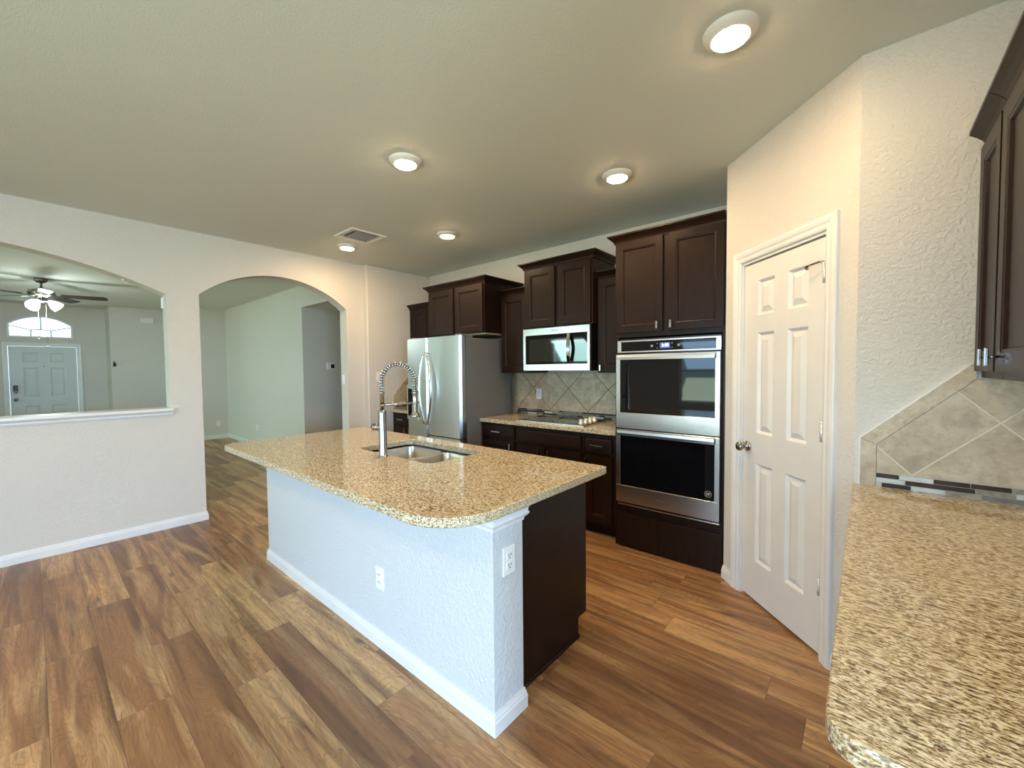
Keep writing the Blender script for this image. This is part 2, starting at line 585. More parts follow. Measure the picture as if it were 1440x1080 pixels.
    def slab_with_holes(s, outer, holes, z0, z1, ease=0.004, top_mi=0, edge_mi=1):
        """horizontal slab with eased edges and cut-outs (lists of (x,y))"""
        def inset(loop, d):
            n = len(loop)
            res = []
            for i in range(n):
                a, b, c = Vector(loop[i - 1]), Vector(loop[i]), Vector(loop[(i + 1) % n])
                d1, d2 = (b - a).normalized(), (c - b).normalized()
                n1, n2 = Vector((-d1.y, d1.x)), Vector((-d2.y, d2.x))
                mm = (n1 + n2) / (1 + n1.dot(n2))
                q = b + mm * d
                res.append((q.x, q.y))
            return res
        tops, bots = [], []
        for li, loop in enumerate([outer] + holes):
            area = sum(loop[i - 1][0] * loop[i][1] - loop[i][0] * loop[i - 1][1] for i in range(len(loop)))
            if (area < 0) == (li == 0):
                loop = loop[::-1]
            lv = [(inset(loop, ease), z1), (inset(loop, ease * 0.3), z1 - ease * 0.3), (loop, z1 - ease), (loop, z0 + ease), (inset(loop, ease), z0)]
            rings = [[s.bm.verts.new((x, y, z)) for x, y in l] for l, z in lv]
            for r, (A, B) in enumerate(zip(rings, rings[1:])):
                for k in range(len(A)):
                    f = s.bm.faces.new([A[k], A[(k + 1) % len(A)], B[(k + 1) % len(A)], B[k]])
                    f.material_index = edge_mi
                    f.smooth = False
            tops.append(rings[0])
            bots.append(rings[-1])
        for grp, mi in ((tops, top_mi), (bots, edge_mi)):
            es = []
            for R_ in grp:
                for k in range(len(R_)):
                    e = s.bm.edges.get((R_[k], R_[(k + 1) % len(R_)]))
                    es.append(e)
            r = bmesh.ops.triangle_fill(s.bm, edges=es, use_beauty=True, use_dissolve=False)
            for g in r['geom']:
                if isinstance(g, bmesh.types.BMFace):
                    g.material_index = mi
        return s


def rounded(pts, radii, seg=8):
    out = []
    n = len(pts)
    for i in range(n):
        a, b, c = Vector(pts[i - 1]), Vector(pts[i]), Vector(pts[(i + 1) % n])
        r = radii[i] if isinstance(radii, (list, tuple)) else radii
        if r <= 0:
            out.append(tuple(b))
            continue
        d1, d2 = (a - b).normalized(), (c - b).normalized()
        ang = d1.angle(d2)
        L = r / math.tan(ang / 2)
        p, q = b + d1 * L, b + d2 * L
        ctr = b + (d1 + d2).normalized() * (r / math.sin(ang / 2))
        a0 = math.atan2(p.y - ctr.y, p.x - ctr.x)
        a1 = math.atan2(q.y - ctr.y, q.x - ctr.x)
        while a1 - a0 > PI: a1 -= 2 * PI
        while a1 - a0 < -PI: a1 += 2 * PI
        for k in range(seg + 1):
            t = a0 + (a1 - a0) * k / seg
            out.append((ctr.x + r * math.cos(t), ctr.y + r * math.sin(t)))
    return out


ORG = {}
LOCAL = {}


def worg(o):
    return ORG.get(o.name, Vector((0, 0, 0)))


def obj(name, m, mats, parent=None, kind=None, smooth=False):
    bmesh.ops.recalc_face_normals(m.bm, faces=m.bm.faces[:])
    me = bpy.data.meshes.new(name)
    if m.xf is not None:
        m.bm.transform(m.xf)
    local = parent is not None and LOCAL.get(parent.name, False)
    if parent is not None and not local:
        m.bm.transform(Matrix.Translation(-worg(parent)))
    m.bm.to_mesh(me)
    m.bm.free()
    for x in (mats if isinstance(mats, (list, tuple)) else [mats]):
        me.materials.append(MATS[x])
    o = bpy.data.objects.new(name, me)
    COL.objects.link(o)
    if parent is not None:
        o.parent = parent
        ORG[o.name] = worg(parent)
        LOCAL[o.name] = local
    if kind:
        o['kind'] = kind
    return o


def thing(name, label, cat, loc=(0, 0, 0), rotz=0.0, group=None, local=False):
    o = bpy.data.objects.new(name, None)
    o.empty_display_size = 0.1
    COL.objects.link(o)
    o.location = loc
    o.rotation_euler = (0, 0, rotz)
    o['label'] = label
    o['category'] = cat
    if group:
        o['group'] = group
    ORG[o.name] = Vector(loc)
    LOCAL[o.name] = local
    return o


def tag(o, label, cat, group=None):
    o['label'] = label
    o['category'] = cat
    if group:
        o['group'] = group
    return o


def struct(name, m, mats, parent=None):
    return obj(name, m, mats, parent, kind='structure')


def dup(root, loc, rotz, label):
    r = root.copy()
    COL.objects.link(r)
    r.location = loc
    r.rotation_euler = (0, 0, rotz)
    r['label'] = label

    def rec(src, dst):
        for ch in list(src.children):
            c = ch.copy()
            COL.objects.link(c)
            c.parent = dst
            rec(ch, c)
    kids = [c for c in bpy.data.objects if c.parent == root]
    for ch in kids:
        c = ch.copy()
        COL.objects.link(c)
        c.parent = r
        for g in [x for x in bpy.data.objects if x.parent == ch]:
            d = g.copy()
            COL.objects.link(d)
            d.parent = c
    return r


def text_mesh(body, size, name, mat, parent, mw, depth=0.0004, bold=0.0):
    cu = bpy.data.curves.new('t', 'FONT')
    cu.body = body
    cu.size = size
    cu.align_x = 'CENTER'
    cu.align_y = 'CENTER'
    cu.extrude = depth
    cu.offset = bold
    tmp = bpy.data.objects.new('t', cu)
    COL.objects.link(tmp)
    bpy.context.view_layer.update()
    me = bpy.data.meshes.new_from_object(tmp.evaluated_get(bpy.context.evaluated_depsgraph_get()))
    bpy.data.objects.remove(tmp)
    bpy.data.curves.remove(cu)
    me.transform(Matrix.Translation(-worg(parent)) @ mw)
    me.materials.clear()
    me.materials.append(MATS[mat])
    me.name = name
    o = bpy.data.objects.new(name, me)
    COL.objects.link(o)
    o.parent = parent
    return o


def facing(loc, U, W):
    """matrix whose local x=U, y=up, z=W at loc"""
    U, W = Vector(U), Vector(W)
    return Matrix(((U.x, 0, W.x, loc[0]), (U.y, 0, W.y, loc[1]), (U.z, 1, W.z, loc[2]), (0, 0, 0, 1)))


# ------------------------------------------------------------------ dimensions (metres)
H = 2.74
XA = -4.813            # kitchen face of the arch wall
TA = 0.165             # its thickness
YB = 3.722             # cabinet wall
JX, JY = -4.730, 2.755 # furred-out part of the arch wall
C1 = Vector((-0.713, 3.017))
C2 = Vector((-0.034, 2.338))
XR = 0.655             # wall behind the right counter
YS = -3.5              # window wall behind the camera
XE = 4.0
XF = -10.45            # far wall beyond the arch
XD = -12.1             # entry door wall
YH = 2.75              # wall with the hallway opening
WM = 'wall_paint'

# ------------------------------------------------------------------ floor and ceilings
m = M(); m.box(XD - 0.3, XE + 0.2, YS - 0.15, 5.9, -0.12, 0)
struct('floor', m, 'vinyl_planks')
m = M(); m.box(XD - 0.3, XE + 0.2, YS - 0.15, 5.9, H, H + 0.12)
struct('ceiling', m, 'ceiling_paint')

# ------------------------------------------------------------------ arch wall
def arc_z(y, yc, zc, R):
    return zc + math.sqrt(max(0, R * R - (y - yc) ** 2))

m = M()
x0, x1 = XA - TA, XA
PASS = (-2.05, 0.82)
ARCH = (1.062, 2.527)
PC = (-0.481, -0.737, 3.148)
AC = (1.7945, 1.342, 1.098)
SILL = 1.045
m.box(x0, x1, YS, PASS[0], 0, H)
m.box(x0, x1, PASS[0], PASS[1], 0, SILL)
m.box(x0, x1, PASS[1], ARCH[0], 0, H)
m.box(x0, x1, ARCH[1], 5.9, 0, H)
for (a, b), (yc, zc, R_), seg in ((PASS, PC, 40), (ARCH, AC, 36)):
    for k in range(seg):
        ya, yb = a + (b - a) * k / seg, a + (b - a) * (k + 1) / seg
        m.prism([(ya, arc_z(ya, yc, zc, R_)), (yb, arc_z(yb, yc, zc, R_)), (yb, H), (ya, H)], 0, x0, x1)
bmesh.ops.remove_doubles(m.bm, verts=m.bm.verts[:], dist=1e-5)
struct('wall_left', m, WM)
m = M(); m.box(XA, JX, JY, YB, 0, H, 0.012, 3)
struct('wall_left_return', m, WM)

# pass-through sill with moulding
m = M()
prof = [(0, 0), (0.014, 0), (0.02, 0.012), (0.02, 0.02), (0.036, 0.036), (0.046, 0.042), (0.052, 0.042), (0.052, 0.064), (0, 0.064)]
yl = PASS[0] - 0.04
m.sweep([(XA, yl, 1.036), (XA, PASS[1] + 0.012, 1.036)], (0, 0, 1), prof)
m.sweep([(XA, PASS[1] + 0.012, 1.036), (XA, PASS[1] + 0.0121, 1.036)], (0, 0, 1), prof)
m.box(XA - TA - 0.03, XA + 0.001, PASS[0], PASS[1], SILL, 1.10)
m.prism([(XA, PASS[1] + 0.012), (XA + 0.052, PASS[1] + 0.012), (XA + 0.012, PASS[1] + 0.048), (XA, PASS[1] + 0.048)], 2, 1.078, 1.10)
m.prism([(XA, PASS[1] + 0.012), (XA + 0.036, PASS[1] + 0.012), (XA + 0.008, PASS[1] + 0.036), (XA, PASS[1] + 0.036)], 2, 1.046, 1.078)
struct('trim_1', m, 'trim_white')

# ------------------------------------------------------------------ cabinet wall, pantry, end wall, right wall
m = M(); m.box(JX, XR + 0.12, YB, YB + 0.12, 0, H)
struct('wall_back', m, WM)
DU = Vector((1, -1, 0)).normalized()          # along the pantry wall, towards the right
DW = Vector((-1, -1, 0)).normalized()         # its outward normal (towards the kitchen)
DL = (C2 - C1).length
O3 = Vector((C1.x, C1.y, 0))


def diag(a, w, z):
    return O3 + DU * a + DW * w + Vector((0, 0, z))


DXF = Matrix(((DU.x, DW.x, 0, C1.x), (DU.y, DW.y, 0, C1.y), (0, 0, 1, 0), (0, 0, 0, 1)))
D0, D1, DT = 0.172, 0.797, 2.062
m = M(DXF)
m.box(0, D0, -0.10, 0, 0, H)
m.box(D1, DL, -0.10, 0, 0, H)
m.box(D0, D1, -0.10, 0, DT, H)
struct('wall_pantry', m, WM)
m = M(); m.box(C1.x, C1.x + 0.09, C1.y + 0.06, YB, 0, H)
struct('wall_pantry_side', m, WM)
m = M(); m.box(C2.x + 0.05, XR + 0.12, C2.y, C2.y + 0.10, 0, H)
m.prism([(C2.x, C2.y), (C2.x + 0.05, C2.y), (C2.x + 0.05, C2.y + 0.1)], 2, 0, H)
struct('wall_end', m, WM)
m = M(); m.box(XR, XR + 0.12, 0.55, C2.y, 0, H)
m.box(XR + 0.12, XE, 0.55, 0.67, 0, H)
struct('wall_right', m, WM)

# ------------------------------------------------------------------ rooms beyond and behind
def wall_with_windows(name, axis, pos, t, a0, a1, wins):
    """axis 0: plane x=pos, runs along y ; axis 1: plane y=pos, runs along x"""
    m = M()

    def bx(a, b, z0, z1):
        if axis == 1: m.box(a, b, pos - t, pos, z0, z1)
        else: m.box(pos, pos + t, a, b, z0, z1)
    cur = a0
    for (wa, wb, z0, z1) in sorted(wins):
        bx(cur, wa, 0, H)
        if z0 > 0: bx(wa, wb, 0, z0)
        bx(wa, wb, z1, H)
        cur = wb
    bx(cur, a1, 0, H)
    struct(name, m, WM)


SW = [(-3.2, -2.3, 0.6, 2.1), (-1.9, -0.7, 0.6, 2.1), (-0.3, 2.3, 0.1, 2.15), (-7.05, -5.65, 0.85, 2.35), (-9.7, -8.3, 0.85, 2.35)]
wall_with_windows('wall_south', 1, YS, 0.12, XD - 0.3, XE + 0.12, SW)
EW = [(-2.9, -0.3, 0.45, 2.15)]
wall_with_windows('wall_east', 0, XE, 0.12, YS, 0.67, EW)


def window(n, axis, pos, a0, a1, z0, z1, bars):
    w = bpy.data.objects.new('window_%d' % n, None)
    COL.objects.link(w)
    w['kind'] = 'structure'
    m = M()
    f = 0.05

    def bx(a, b, c, d, t0=-0.075, t1=-0.02):
        if axis == 1: m.box(a, b, pos + t0, pos + t1, c, d)
        else: m.box(pos - t1, pos - t0, a, b, c, d)
    bx(a0, a1, z0, z0 + f); bx(a0, a1, z1 - f, z1)
    bx(a0, a0 + f, z0 + f, z1 - f); bx(a1 - f, a1, z0 + f, z1 - f)
    for b_ in bars:
        bx(a0 + f, a1 - f, b_ - 0.015, b_ + 0.015)
    mid = (a0 + a1) / 2
    if a1 - a0 > 1.3:
        bx(mid - 0.02, mid + 0.02, z0 + f, z1 - f, -0.07, -0.025)
    obj('window_frame', m, 'trim_white', w)
    m = M()
    bx(a0 + f, a1 - f, z0 + f, z1 - f, -0.05, -0.045)
    obj('window_pane', m, 'window_glass', w)


for i, w_ in enumerate(SW):
    window(i + 1, 1, YS, *w_, bars=[(w_[2] + w_[3]) / 2])
window(6, 0, XE, *EW[0], bars=[1.3])

# far wall beyond the arch, hall wall, hallway
m = M(); m.box(XF - 0.12, XF, 2.02, YH + 0.12, 0, H)
struct('wall_far', m, WM)
m = M()
m.box(XF, -6.62, YH, YH + 0.12, 0, H)
m.box(-6.62, XA - TA, YH, YH + 0.12, 2.405, H)
struct('wall_hall', m, WM)
m = M(); m.box(-6.74, -6.62, YH + 0.12, 5.9, 0, 2.405)
struct('wall_hallway_left', m, WM)
m = M(); m.box(-6.62, XA - TA, 5.78, 5.9, 0, 2.405)
struct('wall_hallway_end', m, WM)
m = M(); m.box(-6.62, XA - TA, YH + 0.12, 5.78, 2.405, 2.5)
struct('ceiling_hallway', m, 'ceiling_paint')
# entry alcove
XN = -11.45
m = M(); m.box(XN - 0.12, XN, 1.17, 2.02, 0, H)
m.box(XN, XF, 1.9, 2.02, 0, H)
struct('wall_living', m, WM)
m = M(); m.box(XD - 0.12, XN, 1.05, 1.17, 0, H)
struct('wall_entry_side', m, WM)
# entry wall with door and arched transom
DY0, DY1, DZ = -0.27, 0.62, 1.945
TY0, TY1, TZ0, TZS = -0.262, 0.578, 2.105, 2.36
TC = (TY0 + TY1) / 2
TR = ((TY1 - TY0) ** 2 / 4 + 0.165 ** 2) / (2 * 0.165)
TZC = TZS + 0.165 - TR
m = M()
m.box(XD - 0.12, XD, YS, DY0, 0, H)
m.box(XD - 0.12, XD, DY1, 1.05, 0, H)
m.box(XD - 0.12, XD, DY0, DY1, DZ, TZ0)
m.box(XD - 0.12, XD, DY0, TY0, TZ0, H)
m.box(XD - 0.12, XD, TY1, DY1, TZ0, H)
for k in range(16):
    ya, yb = TY0 + (TY1 - TY0) * k / 16, TY0 + (TY1 - TY0) * (k + 1) / 16
    m.prism([(ya, arc_z(ya, TC, TZC, TR)), (yb, arc_z(yb, TC, TZC, TR)), (yb, H), (ya, H)], 0, XD - 0.12, XD)
struct('wall_entry', m, WM)

# transom window
w = bpy.data.objects.new('window_7', None); COL.objects.link(w); w['kind'] = 'structure'
m = M()
path = [(XD - 0.06, TY0, TZ0), (XD - 0.06, TY0, TZS)]
for k in range(1, 16):
    y = TY0 + (TY1 - TY0) * k / 16
    path.append((XD - 0.06, y, arc_z(y, TC, TZC, TR)))
path += [(XD - 0.06, TY1, TZS), (XD - 0.06, TY1, TZ0)]
m.sweep(path, (1, 0, 0), [(0, -0.02), (0.028, -0.02), (0.028, 0.075), (0, 0.075)], side=1, closed=True)
obj('window_frame', m, 'trim_white', w)
m = M()
m.tube([(XD - 0.06, TC - 0.13, TZ0 + 0.02), (XD - 0.06, TC - 0.13, TZ0 + 0.15)], 0.007, 6)
m.tube([(XD - 0.06, TC + 0.13, TZ0 + 0.02), (XD - 0.06, TC + 0.13, TZ0 + 0.15)], 0.007, 6)
ap = [(XD - 0.06, TC - 0.13 + 0.26 * k / 8, TZ0 + 0.15 + 0.012 * math.sin(PI * k / 8)) for k in range(9)]
m.tube(ap, 0.007, 6)
m.tube([(XD - 0.06, TC - 0.13, TZ0 + 0.15), (XD - 0.06, TY0 + 0.02, TZS - 0.03)], 0.007, 6)
m.tube([(XD - 0.06, TC + 0.13, TZ0 + 0.15), (XD - 0.06, TY1 - 0.02, TZS - 0.03)], 0.007, 6)
m.tube([(XD - 0.06, TC, TZ0 + 0.16), (XD - 0.06, TC, TZS + 0.15)], 0.007, 6)
obj('window_muntin', m, 'muntin_grey', w)
m = M()
pane = [(TY0, TZ0), (TY1, TZ0)] + [(TY1 - (TY1 - TY0) * k / 16, arc_z(TY1 - (TY1 - TY0) * k / 16, TC, TZC, TR)) for k in range(17)]
m.prism(pane, 0, XD - 0.075, XD - 0.07)
obj('window_pane', m, 'window_glass', w)

# ------------------------------------------------------------------ doors
SIX = [(0.0, 0.005), (0.013, -0.009), (0.040, -0.003)]


def six_panel(w, h):
    k = w / 0.606
    xs = [(0.118 * k, 0.258 * k), (0.358 * k, 0.500 * k)]
    zs = [(0.253, 0.850), (1.030, 1.630), (1.731, 1.937)]
    kz = h / 2.045
    return [(a, b, c * kz - 0.012, d * kz - 0.012) for a, b in xs for c, d in zs]


# pantry door
d = bpy.data.objects.new('door_1', None); COL.objects.link(d); d['kind'] = 'structure'
m = M()
DH = 2.045
m.panelled(diag(0.182, -0.046, 0.016), DU, (0, 0, 1), DW, 0.603, DH - 0.020, 0.036, [(a_, b_, c_ - 0.004, d_ - 0.004) for a_, b_, c_, d_ in six_panel(0.606, DH)], [(0.004, -0.002), (0.016, -0.014), (0.048, -0.002)])
obj('door_slab', m, 'door_white', d)
m = M()
c = diag(0.182 + 0.045, -0.010, 0.94)
m.lathe([(0, 0), (0.031, 0), (0.031, 0.006), (0.024, 0.010), (0.012, 0.014), (0.011, 0.034), (0.020, 0.040), (0.027, 0.050), (0.028, 0.058), (0.024, 0.066), (0.014, 0.071), (0, 0.072)], c, DW, 24)
obj('door_knob', m, 'nickel', d)
for z in (1.866, 1.109, 0.359):
    m = M()
    m.lathe([(0.0065, -0.045), (0.0065, 0.045)], diag(0.789, 0.004, z), (0, 0, 1), 10)
    m.lathe([(0.0, 0.045), (0.008, 0.046), (0.005, 0.052), (0, 0.054)], diag(0.789, 0.004, z), (0, 0, 1), 10, caps=False)
    for g in (-0.018, 0.018):
        m.lathe([(0.0072, -0.001), (0.0072, 0.001)], diag(0.789, 0.004, z + g), (0, 0, 1), 10)
    hg = obj('hinge', m, 'knob_steel', d)
    if z > 1.8:
        m = M()
        m.tube([diag(0.789, 0.006, z + 0.055), diag(0.775, 0.014, z + 0.058), diag(0.745, 0.03, z + 0.052), diag(0.715, 0.036, z + 0.045)], 0.005, 8)
        m.tube([diag(0.715, 0.036, z + 0.045), diag(0.708, 0.024, z + 0.038)], 0.007, 8)
        obj('hinge_stop', m, 'nickel', hg)

CAS = [(0, 0), (0, 0.009), (0.010, 0.013), (0.026, 0.013), (0.034, 0.017), (0.050, 0.020), (0.062, 0.020), (0.066, 0.014), (0.066, 0)]
m = M()
m.sweep([diag(D0 - 0.004, 0, 0), diag(D0 - 0.004, 0, DT + 0.004), diag(D1 + 0.004, 0, DT + 0.004), diag(D1 + 0.004, 0, 0)], DW, CAS, side=-1)
struct('trim_2', m, 'trim_white')
m = M(DXF)   # jamb liner
m.box(D0 - 0.002, D0 + 0.007, -0.10, 0.0, 0, DT)
m.box(D1 - 0.008, D1 + 0.002, -0.10, 0.0, 0, DT)
m.box(D0, D1, -0.10, 0.0, DT - 0.012, DT)
m.box(D0 + 0.008, D1 - 0.008, -0.060, -0.050, DT - 0.03, DT - 0.012)
struct('trim_3', m, 'trim_white')

# entry door
d = bpy.data.objects.new('door_2', None); COL.objects.link(d); d['kind'] = 'structure'
m = M()
m.panelled((XD - 0.06, DY0 + 0.008, 0.012), (0, 1, 0), (0, 0, 1), (1, 0, 0), DY1 - DY0 - 0.016, DZ - 0.02, 0.045, six_panel(DY1 - DY0 - 0.016, DZ - 0.02), [(0, 0), (0.02, -0.012), (0.05, -0.004)])
obj('door_slab', m, 'gray_entry_door', d)
m = M()
m.box(XD - 0.014, XD + 0.012, DY0 + 0.045, DY0 + 0.105, 1.085, 1.20, 0.006)
obj('keypad_lock', m, 'plastic_dark', d)
m = M()
m.lathe([(0.026, 0), (0.026, 0.02), (0, 0.022)], (XD + 0.002, DY0 + 0.075, 1.075), (1, 0, 0), 16)
m.lathe([(0.03, 0), (0.03, 0.008), (0.013, 0.012), (0.013, 0.035), (0.028, 0.045), (0.028, 0.06), (0, 0.068)], (XD - 0.014, DY0 + 0.075, 0.93), (1, 0, 0), 20)
obj('door_knob', m, 'nickel', d)
m = M(); m.lathe([(0.012, 0), (0.012, 0.006), (0, 0.008)], (XD - 0.014, (DY0 + DY1) / 2, 1.56), (1, 0, 0), 14)
obj('peephole', m, 'chrome', d)
m = M()
m.sweep([(XD, DY0, 0), (XD, DY0, DZ), (XD, DY1, DZ), (XD, DY1, 0)], (1, 0, 0), CAS, side=1)
# make sure the casing grows outwards
ys = [v.co.y for v in m.bm.verts]
if min(ys) > DY0 - 0.03:
    m.bm.free(); m = M()
    m.sweep([(XD, DY0, 0), (XD, DY0, DZ), (XD, DY1, DZ), (XD, DY1, 0)], (1, 0, 0), CAS, side=-1)
struct('trim_4', m, 'trim_white')

# ------------------------------------------------------------------ baseboards
BB = [(0, 0), (0.013, 0), (0.013, 0.052), (0.010, 0.060), (0.010, 0.066), (0.006, 0.076), (0.005, 0.083), (0, 0.083)]


def baseboard(name, path, side=1, parent=None):
    m = M()
    m.sweep([(x, y, 0) for x, y in path], (0, 0, 1), BB, side=side)
    return struct(name, m, 'trim_white', parent) if parent is None else obj('baseboard', m, 'trim_white', parent)


baseboard('baseboard_left', [(XA, YS), (XA, ARCH[0]), (XA - TA, ARCH[0]), (XA - TA, YS)], 1)
baseboard('baseboard_left_rear', [(XA - TA, YH), (XA - TA, ARCH[1]), (XA, ARCH[1]), (XA, JY), (JX, JY), (JX, 3.08)], 1)
p0 = diag(0, 0, 0); p1 = diag(D0 - 0.071, 0, 0); p2 = diag(D1 + 0.071, 0, 0); p3 = diag(DL, 0, 0)
baseboard('baseboard_pantry', [(C1.x, C1.y + 0.03), (p0.x, p0.y), (p1.x, p1.y)], 1)
baseboard('baseboard_pantry_right', [(p2.x, p2.y), (p3.x - 0.001, p3.y + 0.001)], 1)
baseboard('baseboard_far', [(XF, 1.9), (XF, YH), (-6.62, YH), (-6.62, 5.78)], 1)
baseboard('baseboard_entry', [(XD, DY1 + 0.07), (XD, 1.05), (XN, 1.05), (XN, 1.9), (XF, 1.9)], 1)

# ------------------------------------------------------------------ cabinet building blocks
SHK = [(0.0, 0.0), (0.003, -0.002), (0.011, -0.004), (0.015, -0.011)]


def shaker(name, parent, O, U, W, w, h, fr=0.058, t=0.02, label=None):
    m = M()
    m.panelled(O, U, (0, 0, 1), W, w, h, t, [(fr, w - fr, fr, h - fr)], SHK)
    o = obj(name, m, 'espresso_wood', parent)
    return o


def knob(parent, P, U, W):
    """small plate pull on a stem; P on the door face"""
    P, U, W = Vector(P), Vector(U), Vector(W)
    m = M()
    m.tube([P, P + W * 0.024], 0.004, 8)
    X = Matrix(((U.x, W.x, 0, P.x), (U.y, W.y, 0, P.y), (0, 0, 1, P.z), (0, 0, 0, 1)))
    mm = M(X)
    mm.box(-0.008, 0.008, 0.022, 0.031, -0.028, 0.028, 0.002)
    mm.bm.transform(X)
    tmp = bpy.data.meshes.new('x'); mm.bm.to_mesh(tmp); mm.bm.free()
    m.bm.from_mesh(tmp); bpy.data.meshes.remove(tmp)
    return obj('handle', m, 'nickel', parent)


def bar_pull(parent, P, U, W, L=0.125):
    P, U, W = Vector(P), Vector(U), Vector(W)
    m = M()
    m.tube([P - U * L * 0.33, P - U * L * 0.33 + W * 0.026], 0.004, 8)
    m.tube([P + U * L * 0.33, P + U * L * 0.33 + W * 0.026], 0.004, 8)
    X = Matrix(((U.x, W.x, 0, P.x), (U.y, W.y, 0, P.y), (0, 0, 1, P.z), (0, 0, 0, 1)))
    mm = M()
    mm.box(-L / 2, L / 2, 0.022, 0.032, -0.007, 0.007, 0.002)
    mm.bm.transform(X)
    tmp = bpy.data.meshes.new('x'); mm.bm.to_mesh(tmp); mm.bm.free()
    m.bm.from_mesh(tmp); bpy.data.meshes.remove(tmp)
    return obj('handle', m, 'nickel', parent)


CROWN = [(0, 0), (0.008, 0), (0.010, 0.010), (0.018, 0.022), (0.032, 0.036), (0.044, 0.046), (0.050, 0.050), (0.050, 0.062), (0, 0.062)]
FX, FW = Vector((1, 0, 0)), Vector((0, -1, 0))


def wall_cabinet(name, label, x0, x1, yf, z0, z1, doors, crown_path, group='dark wall cabinets', crown_z=None, handles=(), bottom=None):
    t = thing(name, label, 'cabinet', ((x0 + x1) / 2, YB - 0.15, z0), group=group)
    m = M(); m.box(x0, x1, yf, YB - 0.003, z0, z1)
    obj('cabinet_box', m, 'espresso_wood', t)
    ds = []
    for (a, b) in doors:
        ds.append(shaker('door', t, (a, yf, z0 + 0.012), FX, FW, b - a, z1 - z0 - 0.036))
    for k, hx, hz in handles:
        knob(ds[k], (hx, yf - 0.02, hz), FX, FW)
    m = M()
    cz = crown_z if crown_z else z1 - 0.012
    m.sweep([(x, y, cz) for x, y in crown_path], (0, 0, 1), CROWN)
    obj('crown_moulding', m, 'espresso_wood', t)
    if bottom:
        m = M(); m.box(*bottom)
        obj('light_rail', m, 'raw_ply', t)
    return t


# corner unit left of the fridge
wall_cabinet('wall_cabinet', 'narrow dark wood wall cabinet in the corner left above the refrigerator', -4.725, -3.985, 3.385, 1.38, 2.245, [(-4.665, -4.345), (-4.335, -4.03)],
             [(-4.725, YB - 0.02), (-4.725, 3.385), (-3.985, 3.385)][1:], group='kitchen wall cabinets')
# above the fridge
wall_cabinet('wall_cabinet', 'wide dark wood double door cabinet mounted directly over the refrigerator', -3.975, -3.045, 3.12, 1.815, 2.352, [(-3.955, -3.525), (-3.490, -3.062)],
             [(-3.975, YB - 0.01), (-3.975, 3.12), (-3.045, 3.12), (-3.045, YB - 0.01)], group='kitchen wall cabinets', bottom=(-3.955, -3.06, 3.15, YB - 0.003, 1.800, 1.8149))
# right of the fridge
wall_cabinet('wall_cabinet', 'tall dark single door wall cabinet between refrigerator and microwave', -3.035, -2.665, 3.37, 1.385, 2.225, [(-3.02, -2.68)],
             [(-3.035, 3.37), (-2.665, 3.37)], group='kitchen wall cabinets', handles=())
# above the microwave
wall_cabinet('wall_cabinet', 'raised dark double door cabinet mounted above the microwave', -2.655, -1.868, 3.30, 1.832, 2.432, [(-2.625, -2.275), (-2.235, -1.885)],
             [(-2.655, YB - 0.01), (-2.655, 3.30), (-1.868, 3.30), (-1.868, YB - 0.01)], group='kitchen wall cabinets')
# right of the microwave
wall_cabinet('wall_cabinet', 'slim dark wall cabinet squeezed between microwave and oven tower', -1.858, -1.545, 3.37, 1.385, 2.245, [(-1.845, -1.56)],
             [(-1.858, 3.37), (-1.545, 3.37)], group='kitchen wall cabinets', handles=((0, -1.815, 1.43),))

# ------------------------------------------------------------------ oven tower
OX0, OX1, OYF = -1.528, -0.722, 3.06
t = thing('oven_cabinet', 'tall dark wood cabinet tower housing the double oven beside the pantry wall', 'cabinet', (-1.125, 3.38, 0))
m = M()
m.box(OX0, OX1, OYF, YB - 0.003, 0, 0.335)
m.box(OX0, OX1, OYF, YB - 0.003, 1.665, 2.412)
m.box(OX0, OX0 + 0.028, OYF, YB - 0.003, 0.335, 1.665)
m.box(OX1 - 0.020, OX1, OYF, YB - 0.003, 0.335, 1.665)
m.box(OX0 + 0.028, OX1 - 0.020, YB - 0.03, YB - 0.003, 0.335, 1.665)
obj('cabinet_box', m, 'espresso_wood', t)
dl = shaker('door', t, (-1.517, OYF, 1.702), FX, FW, 0.371, 0.698, fr=0.052)
dr = shaker('door', t, (-1.102, OYF, 1.702), FX, FW, 0.371, 0.698, fr=0.052)
knob(dl, (-1.180, OYF - 0.02, 1.744), FX, FW)
knob(dr, (-1.080, OYF - 0.02, 1.744), FX, FW)
m = M(); m.box(OX0 + 0.028, OX1 - 0.006, OYF - 0.02, OYF, 0.012, 0.278, 0.004)
obj('toe_panel', m, 'espresso_wood', t)
m = M()
m.sweep([(OX0, YB - 0.01, 2.402), (OX0, OYF, 2.402), (OX1, OYF, 2.402)], (0, 0, 1), CROWN)
obj('crown_moulding', m, 'espresso_wood', t)

# double oven
YO = 3.052      # back plane of the fascia
t = thing('double_wall_oven', 'stainless steel double wall oven with black glass doors', 'oven', (-1.12, 3.3, 0.345))
m = M(); m.box(-1.485, -0.748, YO + 0.006, YB - 0.04, 0.352, 1.652)
obj('oven_body', m, 'black_enamel', t)


def steel_frame(m, x0, x1, z0, z1, gx0, gx1, gz0, gz1, y0, y1):
    m.box(x0, x1, y0, y1, z0, gz0, 0.0015, 1)
    m.box(x0, x1, y0, y1, gz1, z1, 0.0015, 1)
    m.box(x0, gx0, y0, y1, gz0, gz1, 0.001, 1)
    m.box(gx1, x1, y0, y1, gz0, gz1, 0.001, 1)


